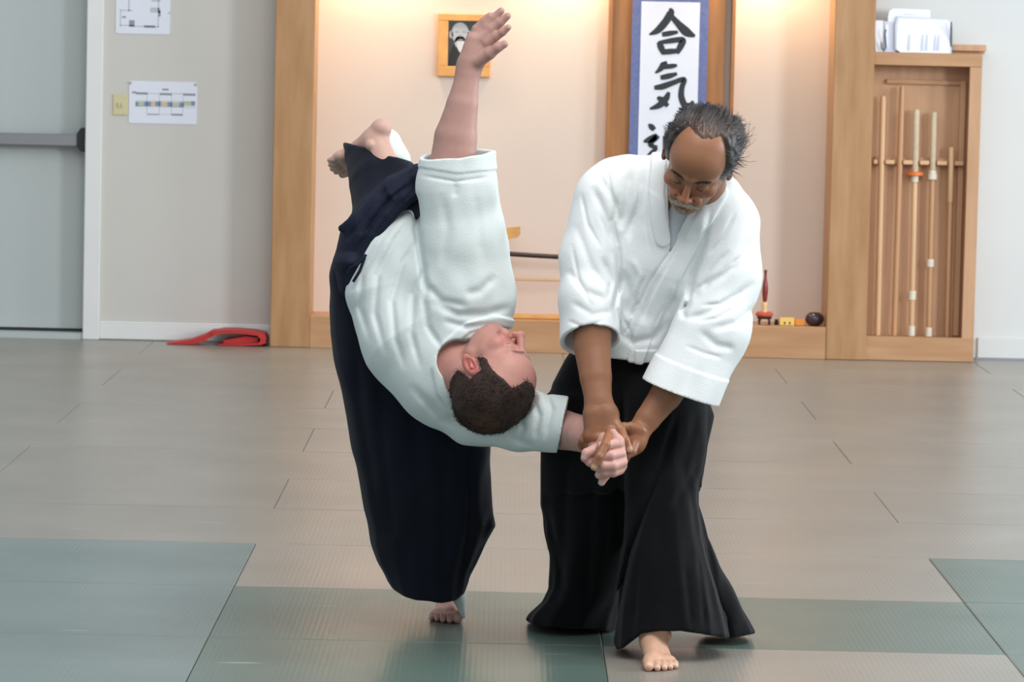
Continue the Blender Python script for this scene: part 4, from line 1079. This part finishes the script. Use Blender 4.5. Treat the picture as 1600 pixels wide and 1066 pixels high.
# lapels: raised doubled band on each side of the neckline, left lapel over right
S.band([(1124, 300), (1096, 350), (1066, 405), (1036, 460), (1008, 520), (994, 562)], 14, 4.2, 1.6, 20)
S.band([(1030, 242), (1026, 300), (1029, 345), (1036, 374)], 13, 3.6, 1.6, 20)
G([(1092, 328), (1075, 350), (1046, 394), (1015, 440), (990, 495), (978, 520)], 2.2, 3.0, 20, taper=False)
G([(1015, 262), (1008, 320), (1010, 360), (1018, 400)], 2.0, 1.8, 20)
G([(985, 497), (997, 470)], 2.4, 4, 20)
G([(968, 300), (958, 345), (966, 395), (968, 440), (960, 480), (966, 520)], 4.5, 6.5, 10)
G([(925, 290), (945, 335), (962, 385)], 6, 4); G([(935, 270), (962, 320), (970, 360)], 5, 3.5)
G([(985, 262), (980, 310), (968, 360)], 7, 4.5); G([(1005, 262), (998, 320), (978, 372)], 5, 3.5)
G([(900, 350), (925, 420), (955, 455)], 6, 3); G([(885, 420), (915, 455), (950, 470)], 6, 3.0)
G([(890, 470), (925, 492), (960, 486)], 5, 2.4); G([(940, 400), (955, 440), (950, 470)], 5, 4)
G([(1112, 322), (1100, 380), (1082, 430), (1076, 470), (1062, 500)], 5, 6, 5)
G([(1168, 400), (1130, 430), (1092, 452), (1080, 470)], 6, 5); G([(1180, 440), (1140, 470), (1100, 492), (1070, 500)], 6, 4.5)
G([(1140, 390), (1112, 425), (1098, 455)], 5, 4); G([(1185, 475), (1150, 505), (1110, 515)], 6, 3.5)
G([(1075, 472), (1066, 486), (1072, 500)], 4, 3.5); G([(1090, 515), (1120, 540), (1150, 545)], 6, 3)
G([(1030, 420), (1012, 470), (1005, 510)], 6, 3); G([(1050, 450), (1035, 500), (1020, 540)], 6, 3.5)
G([(975, 420), (985, 465), (978, 500)], 6, 3.5); G([(960, 515), (990, 535), (1020, 528), (1045, 500)], 6, 3.5)
G([(985, 400), (1000, 430), (990, 470)], 5, -2.5); G([(1075, 380), (1062, 430), (1050, 470)], 8, -2.5)
for pl_, w_2, a_2 in (([(908, 300), (918, 350), (940, 390)], 3, 2.6), ([(948, 262), (955, 300), (962, 330)], 3, 2.6), ([(893, 380), (905, 440), (925, 480)], 3, 2.2), ([(884, 500), (912, 512), (945, 500)], 3, 2.0),
    ([(1150, 330), (1128, 375), (1106, 400)], 3, 2.8), ([(1176, 370), (1160, 400), (1140, 415)], 3, 2.4), ([(1160, 455), (1125, 475), (1095, 478)], 3, 3.0), ([(1150, 480), (1118, 498), (1088, 503)], 3, 2.2),
    ([(1130, 560), (1100, 552), (1070, 540)], 3, 2.0), ([(1008, 430), (998, 455), (994, 480)], 2.5, 2.6), ([(1042, 470), (1022, 510), (1012, 545)], 3, 2.6), ([(1060, 430), (1052, 465), (1040, 500)], 3, 2.4), ([(970, 490), (985, 520), (990, 550)], 3, 2.2), ([(935, 330), (950, 372), (958, 410)], 3, 3.0), ([(1000, 300), (992, 345), (982, 380)], 3, 2.4)):
    G(pl_, w_2, a_2)
# turned-back cuffs
def cuffband(S, fn_plane, lo, hi, dist, amp):
    c, n = fn_plane; n = np.array(n)
    def f_(x, y, z):
        q = (x-c[0])*n[0]+(y-c[1])*n[1]+(z-c[2])*n[2]
        return (-amp*np.clip((q+dist)/1.8, 0, 1)).astype(np.float32)
    S.apply(lo, hi, f_, 0, 'off')
cuffband(S, ((1060, 612, -58), nrm((-.345, .93, .10))), [1000, 556, -140], [1150, 645, 10], 44, 1.8)
sl, g = S.win([990, 545, -150], [1210, 648, 130]); c_, n_ = (1060, 612, -58), nrm((-.345, .93, .10))
q_ = (g[0]-c_[0])*n_[0]+(g[1]-c_[1])*n_[1]+(g[2]-c_[2])*n_[2]; S.d[sl] = np.maximum(S.d[sl], q_)
S.cap(V3(923, 516, -44), V3(925, 585, -60), 40, 44, 1.5, mode='sub'); S.cap(V3(1080, 588, -50), V3(1045, 650, -66), 50, 55, 1.5, V3(0, 0, 1), .74, mode='sub')
v, f = S.mesh(); v = relax(v, f, 1, .3)
npmesh('jacket', FA.w(v), f, M['gi'], pa)

# hakama of A
S = Sdf((806, 520, -150), (1192, 1024, 400), 3.3)
hips = [(528, 905, 1078, 66, 56), (560, 885, 1092, 72, 56), (600, 864, 1106, 76, 56), (650, 855, 1116, 76, 58), (700, 850, 1106, 78, 60), (770, 858, 1096, 84, 54)]
S.apply(*sbox(hips), f_stack(hips, 2.3), 6)
rear = [(620, 858, 1000, 86, 60), (700, 846, 1000, 105, 68), (790, 843, 1000, 140, 88), (830, 850, 995, 170, 92), (870, 858, 985, 205, 98), (920, 856, 975, 250, 105), (940, 846, 972, 270, 110), (960, 824, 968, 290, 112), (990, 806, 965, 305, 115)]
S.apply(*sbox(rear), f_stack(rear, 2.2, .05, 14, .3), 12)
front = [(536, 940, 1080, 62, 52), (600, 958, 1100, 52, 58), (700, 968, 1106, 24, 64), (750, 972, 1098, 8, 66), (790, 975, 1098, 8, 70), (840, 972, 1102, 12, 76), (880, 966, 1112, 16, 84), (920, 962, 1126, 22, 92), (960, 959, 1136, 28, 98), (1022, 956, 1144, 34, 104)]
S.apply(*sbox(front), f_stack(front, 2.3, .035, 16, 1.0), 7)
trail = [(760, 1010, 1090, 60, 40), (840, 1040, 1106, 90, 50), (880, 1060, 1124, 120, 54), (930, 1075, 1150, 155, 58), (975, 1085, 1174, 185, 62), (1010, 1090, 1190, 200, 64)]
S.apply(*sbox(trail), f_stack(trail, 2.3, .04, 10, .5), 3)
X, Y, Z = S.ax[0][:, None, None], S.ax[1][None, :, None], S.ax[2][None, None, :]
hemf = np.interp(X.ravel(), [806, 815, 835, 900, 953, 958, 964, 975, 1003, 1030, 1062, 1100, 1140, 1183], [962, 966, 977, 982, 986, 1004, 1016, 1012, 990, 986, 986, 991, 998, 989])[:, None, None]
S.d = np.maximum(S.d, (Y-hemf)+0*Z).astype(np.float32)
inner = [(950, 990, 1100, 22, 66), (1040, 982, 1112, 30, 76)]
S.apply(*sbox(inner), f_stack(inner, 2.3), 2, 'sub')
inner = [(950, 874, 948, 280, 80), (1000, 862, 945, 300, 84)]
S.apply(*sbox(inner), f_stack(inner, 2.2), 2, 'sub')
G = S.groove
G([(1058, 640), (1040, 720), (1010, 790), (985, 860), (970, 930), (958, 1000)], 5, 9, 60); G([(975, 590), (968, 700), (962, 800), (960, 900)], 9, 10, 120)
G([(1092, 740), (1092, 780), (1100, 830), (1122, 920), (1140, 1000)], 4, 6, 90)
G([(1060, 700), (1085, 800), (1105, 900), (1120, 985)], 7, 3.5, 60); G([(1030, 780), (1030, 880), (1035, 980)], 9, 3, 60)
G([(1088, 860), (1098, 930), (1102, 985)], 4, 4, 60); G([(1070, 880), (1080, 985)], 5, 2.5, 60); G([(1000, 860), (990, 980)], 5, 2.5, 60)
G([(1090, 640), (1078, 690), (1068, 740)], 7, 3); G([(1095, 720), (1070, 760), (1050, 800)], 7, 3.5)
G([(900, 640), (885, 740), (880, 850), (868, 950)], 8, 4, 250); G([(930, 700), (920, 830), (915, 960)], 8, 4, 250)
G([(850, 790), (870, 850), (880, 930)], 6, 3, 250)
wrinkle(S, 1.5, [(.09, .012, .05), (.16, .02, .06), (.05, .03, .07)], 6)
v, f = S.mesh(); v = relax(v, f, 1, .4); w_ = FA.w(v); w_[:, 2] = np.maximum(w_[:, 2], .004)
npmesh('hakama', w_, f, M['hakama'], pa)['label'] = 'black pleated wide trousers'
# ------------------------------------------------------------------ PERSON B: the one being thrown
FB = Frame(10.12)
pb = empty('person', (fl(700, 972)[0], 10.45, 0)); pb.name = 'person'
tag(pb, 'person upended in mid throw, one arm straight up, white jacket, navy wide trousers', 'person')
HB = Pose(FB, (766, 592, -104), (.72, -.66, -.08), (.50, .62, -.60), 1.17)
neckB = HB.inv((700, 560, -32))
parts = []
S = head_sdf(neckB, (58, 66), 1.05); v, f = S.mesh(); v = relax(v, f, 1, .3)
c = head_tint(v, lin((202, 144, 132)), lin((206, 122, 112)), lin((168, 124, 112)), lin((96, 72, 62)), lin((178, 104, 100)), .45, lin((216, 118, 110)))
parts.append((HB.w(v), f, c))
S = Sdf((560, 215, -130), (900, 960, 280), 6.5)
S.tube([(600, 405, 40, 42, .8), (630, 470, 30, 52, .7), (685, 555, -18, 54, .7), (725, 570, -35, 34)], 14)
S.tube([(700, 520, -20, 44), (732, 430, -38, 36), (718, 310, -44, 32), (709, 268, -48, 28)], 14)
S.tube([(700, 590, -20, 38), (740, 640, -30, 32), (810, 657, -66, 26), (870, 666, -90, 23)], 10)
S.tube([(600, 420, 78, 40), (650, 650, 80, 36), (698, 900, 190, 26)], 16)
S.tube([(600, 400, 70, 40), (585, 310, 95, 34), (572, 250, 140, 24)], 16)
v, f = S.mesh(); parts.append((FB.w(v), f, SKB))
# raised left arm and open hand
S = Sdf((655, 5, -80), (812, 340, 50), 1.5)
S.tube([(705, 330, -16, 38, .8), (707, 262, -18, 37, .8), (712, 215, -18, 33.5, .8), (722, 165, -18, 25, .8), (730, 120, -16, 19, .75), (734, 100, -16, 18, .7)], 8)
S.tube([(734, 102, -16, 18, .62), (742, 82, -17, 18, .55), (752, 66, -18, 17, .5)], 8)
S.cap(V3(733, 92, -14), V3(738, 62, -14), 10, 10, 8); S.cap(V3(746, 96, -20), V3(762, 76, -22), 10, 9, 8)
fingers(S, [[(738, 66, -12, 8.6), (745, 46, -12, 7.8), (756, 34, -14, 7), (765, 25, -17, 5.8)],
            [(747, 60, -15, 8.8), (759, 41, -15, 7.8), (772, 28, -17, 7), (783, 17, -20, 5.8)],
            [(756, 62, -20, 8.6), (769, 46, -22, 7.6), (782, 35, -26, 6.8), (793, 25, -30, 5.6)],
            [(762, 68, -25, 8), (775, 57, -30, 7), (785, 50, -35, 6.2), (794, 43, -39, 5.2)],
            [(748, 96, -24, 10), (765, 84, -34, 9), (778, 74, -40, 7.6), (788, 69, -42, 6.2)]], 2.6)
v, f = S.mesh(); v = relax(v, f, 1, .35); v = relax_where(v, f, np.clip((v[:, 1]-112)/14, 0, 1), 18)
sk = np.array(lin((186, 142, 132)))*(1+.08*n3(v, .05, 5)[:, None]); parts.append((FB.w(v-[0, 0, 30]), f, sk))
# right forearm and the held hand, in the standing man's frame so that the hands meet
S = Sdf((846, 615, -190), (992, 768, 40), 1.35)
S.tube([(840, 667, 46, 29, .85), (880, 672, 16, 31, .85), (913, 679, -50, 28, .8), (938, 690, -100, 21, .75), (948, 700, -108, 20, .8)], 8)
S.cap(V3(952, 692, -116), V3(960, 716, -122), 17, 17, 8)                 # back of the hand
S.cap(V3(966, 690, -124), V3(970, 728, -120), 10, 10, 7)
S.cap(V3(958, 676, -126), V3(965, 690, -128), 6, 8, 6)
fingers(S, [[(966, 694, -130, 8), (950, 695, -141, 7.6), (940, 697, -142, 7), (936, 702, -134, 6)],
            [(970, 709, -130, 8.6), (954, 712, -144, 8.2), (938, 714, -146, 7.6), (932, 720, -138, 6.4)],
            [(972, 722, -128, 9), (958, 728, -142, 8.6), (942, 728, -146, 8), (932, 730, -140, 7.2)],
            [(968, 734, -124, 8.4), (958, 738, -136, 8.0), (944, 738, -139, 7.6), (936, 742, -132, 6.8)],
            [(952, 738, -120, 7), (944, 746, -126, 6.8), (940, 754, -126, 5.8)],
            [(936, 704, -110, 12), (926, 706, -120, 10), (917, 709, -126, 8.4), (914, 716, -126, 7)],
            [(928, 712, -116, 9), (920, 720, -122, 7.6), (922, 724, -124, 6.4)]], 2.0)
v, f = S.mesh(); v = relax(v, f, 1, .3); v = relax_where(v, f, np.clip((905-v[:, 0])/12, 0, 1))
arm = np.clip((905-v[:, 0])/50, 0, 1)[:, None]
sk = (np.array(lin((214, 162, 152)))*(1-arm)+np.array(lin((196, 158, 150)))*arm)*(1+.08*n3(v, .07, 7)[:, None])
for tip in ((932, 730, -147), (934, 743, -138), (914, 713, -133), (939, 755, -132)):
    m = np.clip(1.6-np.linalg.norm((v-tip)/4.5, axis=1), 0, 1)[:, None]; sk = sk*(1-m*.6)+np.array(lin((240, 200, 192)))*m*.6
parts.append((FA.w(v), f, sk))
# feet: standing right foot, raised left foot
p0 = fl(699, 973); W_, f, nails, lv = foot((p0[0], p0[1]+.10, 0), math.radians(-2), -1)
cf = np.array(lin((206, 156, 142)))*(1+.08*n3(lv, .05, 2)[:, None]); cf = cf*(1-nails[:, None]*.5)+np.array(lin((226, 186, 178)))*nails[:, None]*.5
parts.append((W_, f, cf))
W0, f, nails, lv = foot((0, 0, 0), 0, 1, 2.6)
ax_dn = nrm([-.35, .55, .76]); toe = nrm([-.62, .70, .10]); toe = nrm(toe-ax_dn*toe.dot(ax_dn)); xx = np.cross(-toe, -ax_dn)*-1
Rf = np.stack([np.cross(ax_dn*-1, toe*1.0)*-1, -toe, -ax_dn], 0)
base = FB.w([(584, 216, 120)])[0]
parts.append((base+(W0-[0, .06, .03]) @ Rf, f, np.tile(np.array(lin((206, 164, 150))), (len(W0), 1))))
v, f, c = merge(parts); npmesh('body', v, f, M['skinB'], pb, c)

# cropped hair
def maskB(x, y, z):
    ax = np.abs(x)
    yb = np.interp(ax, [0, 22, 44, 60, 72, 120], [-66, -60, -30, -30, -24, -24])
    zl = np.interp(y, [-40, -26, -14, -8, 26, 36, 130], [20, -6, -26, 20, 20, -34, -36])
    return smooth(y-yb, -3, 4)*smooth(z-zl, -4, 4)
S = Sdf((-100, -112, -90), (100, 124, 130), 2.2)
S.ell((0, 12, 36), (76, 96, 80), 4); S.ell((0, -46, 30), (60, 44, 52), 14); S.ell((0, -40, -22), (63, 50, 58), 14); S.cap(V3(0, 28, -35), neckB, 58, 66, 16)
X, Y, Z = S.ax[0][:, None, None], S.ax[1][None, :, None], S.ax[2][None, None, :]
mk = maskB(X, Y, Z); S.d -= (mk*8.5-5).astype(np.float32)
v, f = S.mesh()
def colB(p):
    t = np.exp(-(((p[:, 0]-15)**2+(p[:, 1]-62)**2+(p[:, 2]-98)**2)/32**2))[:, None]*.55
    return np.array(lin((70, 54, 48)))*(1-t)+np.array(lin((128, 92, 74)))*t
def combB(p): return np.stack([p[:, 0]*.01, np.full(len(p), .6), -.004*p[:, 2]], 1), np.clip(maskB(p[:, 0], p[:, 1], p[:, 2]), 0, 1), np.ones(len(p))
sv, sf, scl = strands(v, f, 6500, 7, combB, 15, .8, .5, colB, .5)
hv, hf, hc = merge([(v, f, colB(v)), (sv, sf, scl)])
npmesh('hair', HB.w(hv), hf, M['hairB'], pb, hc)['label'] = 'short cropped brown hair'

# jacket of B
S = Sdf((530, 205, -190), (912, 722, 125), 1.9)
S.tube([(600, 372, 30, 54, .85), (612, 455, 14, 73, .85), (652, 525, -8, 91, .8), (700, 575, -25, 91, .75)], 24)
S.cap(V3(640, 400, 10), V3(720, 470, -30), 66, 74, 24, V3(0, 0, 1), .85)
S.cap(V3(722, 450, -35), V3(700, 590, -30), 78, 70, 20, V3(0, 0, 1), .8)
S.cap(V3(700, 600, -25), V3(742, 640, -28), 62, 54, 16, V3(0, 0, 1), .8)
fU, lo, hi = sleeve_f([(V3(735, 470, -38), V3(724, 380, -44), 70, 66, V3(0, 0, 1), .8), (V3(724, 380, -44), V3(714, 300, -46), 66, 61, V3(0, 0, 1), .8), (V3(714, 300, -46), V3(716, 225, -48), 60, 58, V3(0, 0, 1), .85)], 16,
                      ((714, 242, -48), nrm((-.10, -.97, -.14))))
S.apply(lo, hi, fU, 12)
fD, lo, hi = sleeve_f([(V3(740, 645, -28), V3(812, 656, -68), 48, 47, V3(0, 0, 1), .85), (V3(812, 656, -68), V3(905, 667, -122), 47, 45, V3(0, 0, 1), .85)], 12,
                      ((880, 664, -107), nrm((.975, .20, -.03))))
S.apply(lo, hi, fD, 14)
wrinkle(S, 1.6, [(.07, .05, .05), (.11, -.06, .05), (.05, .11, .04), (.14, .03, .06)], 9)
G = S.groove
# collar
S.band([(806, 508), (770, 500), (730, 512), (698, 540), (682, 575), (690, 612), (712, 640)], 9, 3.5, 2.5)
for pl_ in ([(652, 330), (618, 375), (590, 430), (586, 490), (604, 560)], [(662, 360), (630, 410), (612, 470), (618, 530), (634, 580)], [(668, 410), (646, 460), (642, 520), (658, 580)],
            [(640, 318), (596, 372), (566, 430), (562, 480), (580, 540)], [(660, 450), (668, 510), (690, 545)]):
    G(pl_, 5, 4.5)
G([(652, 300), (650, 360), (660, 420), (668, 470)], 5, 8); G([(672, 470), (715, 492), (760, 492), (800, 478)], 7, 5); G([(690, 500), (730, 512), (780, 505)], 6, 4)
G([(660, 440), (690, 470), (735, 480)], 6, 4); G([(775, 430), (750, 455), (725, 460)], 7, 3.5)
G([(690, 300), (700, 360), (690, 420)], 8, 2.5); G([(740, 290), (748, 350), (752, 410)], 8, 2.5)
G([(712, 292), (711, 302)], 5, 2.5, taper=False)
G([(655, 274), (712, 284), (770, 276)], 2.4, 2.0)
G([(640, 600), (690, 655), (745, 675)], 7, 4); G([(830, 615), (842, 650), (835, 695)], 5, 4.5); G([(852, 612), (862, 640), (850, 690)], 5, 4); G([(790, 680), (815, 690), (840, 700)], 5, 3)
G([(808, 640), (818, 670), (806, 698)], 5, 3.5)
S.band([(655, 246), (715, 256), (775, 250)], 16, 1.8, 2.0)
# neck and cuffs
q = HB.px((0, 30, -60)); q2 = neckB; n1_ = HB.px((0, -5, -40))
S.cap(V3(716, 564, -92), V3(762, 574, -112), 34, 54, 3, mode='sub')
S.cap(V3(748, 586, -116), V3(784, 598, -120), 60, 64, 3, V3(0, 0, 1), .85, mode='sub')
S.cap(V3(713, 262, -48), V3(716, 205, -54), 51, 53, 1.5, V3(0, 0, 1), .84, mode='sub')
S.cap(V3(872, 664, -103), V3(920, 669, -130), 36, 36, 1.5, V3(0, 0, 1), .82, mode='sub')
v, f = S.mesh(); v = relax(v, f, 1, .3)
npmesh('jacket', FB.w(v), f, M['gib'], pb)

# hakama of B
S = Sdf((508, 205, -110), (782, 946, 300), 3.2)
sk_ = [(380, 530, 640, 66, 56), (430, 517, 660, 70, 62), (480, 515, 676, 76, 64), (520, 517, 690, 76, 66), (560, 522, 705, 74, 66), (600, 529, 735, 74, 66), (650, 540, 758, 76, 66), (700, 550, 768, 82, 66), (760, 562, 768, 105, 68), (795, 568, 769, 122, 68), (822, 574, 775, 136, 68), (850, 580, 760, 150, 68), (880, 590, 745, 162, 66), (900, 600, 734, 168, 62), (925, 612, 728, 174, 60), (948, 624, 724, 178, 58)]
S.apply(*sbox(sk_), f_stack(sk_, 2.3, .03, 14, .4), 8)
S.tube([(566, 430, 60, 48), (586, 370, 60, 46), (612, 330, 46, 42), (640, 305, 40, 36), (690, 285, 30, 30)], 14, (0, 0, 1))
S.tube([(604, 330, 60, 52, .9), (590, 285, 95, 44, .9), (574, 240, 135, 35, .9), (570, 222, 150, 34, .9)], 14)
S.tube([(640, 300, 60, 38), (615, 268, 90, 30), (598, 246, 120, 24)], 10)
sl, g = S.win([500, 200, -120], [700, 330, 260]); hem2 = 224+.30*(g[0]-540)
S.d[sl] = np.where(g[1] < 300, np.maximum(S.d[sl], hem2*.96+8-g[1]+0*g[2]), S.d[sl])
X, Y, Z = S.ax[0][:, None, None], S.ax[1][None, :, None], S.ax[2][None, None, :]
hemf = np.interp(X.ravel(), [590, 604, 615, 632, 650, 690, 712, 726, 740], [885, 908, 921, 932, 938, 942, 938, 926, 890])[:, None, None]
S.d = np.maximum(S.d, (Y-hemf)+0*Z).astype(np.float32)
inner = [(890, 640, 712, 164, 42), (960, 645, 708, 178, 44)]
S.apply(*sbox(inner), f_stack(inner, 2.3), 2, 'sub')
G = S.groove
G([(728, 690), (735, 780), (728, 850), (715, 920)], 5, 6, 150); G([(700, 700), (690, 800), (690, 900)], 8, 3, 150); G([(640, 600), (650, 750), (660, 880)], 10, 3, 150)
G([(590, 560), (600, 700), (620, 860)], 10, 3, 150); G([(552, 500), (565, 650), (590, 800)], 9, 3, 150); G([(768, 795), (752, 850), (730, 915)], 6, 3, 150)
wrinkle(S, 1.3, [(.08, .012, .05), (.14, .02, .06)], 12)
v, f = S.mesh(); v = relax(v, f, 1, .4)
hk = npmesh('hakama', FB.w(v), f, M['navy'], pb); hk['label'] = 'dark navy pleated wide trousers'
# waistband with the stiff back board, laid over the small of the back
S = Sdf((512, 240, -70), (672, 482, 110), 1.9)
S.tube([(690, 268, 6, 17, 2.2), (655, 277, 14, 21, 2.2), (622, 300, 24, 29, 1.8), (592, 332, 36, 34, 1.6), (564, 370, 40, 33, 1.6), (548, 412, 40, 28, 1.9), (545, 448, 40, 18, 2.6)], 8)
S.tube([(662, 296, -14, 9), (632, 311, -18, 11), (606, 338, -16, 12), (584, 370, -12, 13), (566, 406, -8, 12), (552, 440, -2, 10)], 5)
S.cap(V3(560, 352, -4), V3(534, 357, 6), 20, 6, 5, V3(0, 0, 1), .5); S.cap(V3(590, 318, 0), V3(560, 352, 0), 14, 14, 6)
G = S.groove
G([(655, 262), (610, 290), (575, 332), (545, 372)], 3, 1.4, taper=False); G([(655, 292), (618, 325), (590, 362), (572, 402), (565, 440)], 2.5, 1.6, taper=False)
G([(655, 278), (608, 312), (580, 350), (556, 400)], 3, 2); 
wrinkle(S, .4, [(.2, .1, .05), (.1, .2, .06)], 5)
v, f = S.mesh(); v = relax(v, f, 1, .3); npmesh('waistband', FB.w(v), f, M['navyb'], pb)['label'] = 'navy waistband and stiff back board'
def ribbon(name, pts, r_, m, k=.35):
    P_ = FB.w(np.array(pts, float)); S_ = []
    mb = MB(); mb.tube(list(P_), r_*FB.u, 10); return mb.build(name, m, pb, True)
for i, pts in list(enumerate(([(652, 290, -28), (625, 306, -32), (600, 334, -30), (580, 366, -28), (562, 402, -24), (546, 420, -20)], [(654, 298, -24), (630, 316, -28), (606, 344, -28), (586, 376, -26), (570, 410, -22), (556, 432, -18)],
                         [(572, 398, -30), (560, 412, -34), (548, 418, -30), (543, 428, -24)], [(570, 402, -30), (562, 424, -34), (552, 440, -28)])))[2:]:
    ribbon('belt_cord', pts, 2.6 if i < 2 else 2.4, M['navyb'])
# white under-trousers: at the raised ankle and beside the standing foot
S = Sdf((565, 170, 60), (650, 275, 200), 2.4)
S.tube([(588, 202, 128, 15, .9), (606, 222, 125, 20, .9), (622, 250, 110, 20, .9)], 6)
S.cap(V3(584, 198, 128), V3(577, 190, 130), 11, 11, 3, mode='sub')
a_, b_ = S.mesh(); parts = [(FB.w(a_), b_, (1, 1, 1))]
v, f, c = merge(parts); npmesh('undertrousers', v, f, M['gib'], pb, None)['label'] = 'white under-trouser leg at the raised foot'
S = Sdf((690, 880, 130), (740, 975, 270), 2.4)
S.tube([(712, 895, 200, 18, 1.2), (717, 935, 204, 10, 1.6), (724, 964, 206, 3, 2.5)], 4)
a_, b_ = S.mesh(); w_ = FB.w(a_); w_[:, 2] = np.maximum(w_[:, 2], .003)
npmesh('undertrousers', w_, b_, M['gib'], pb)['label'] = 'white under-trouser hem beside the standing foot'
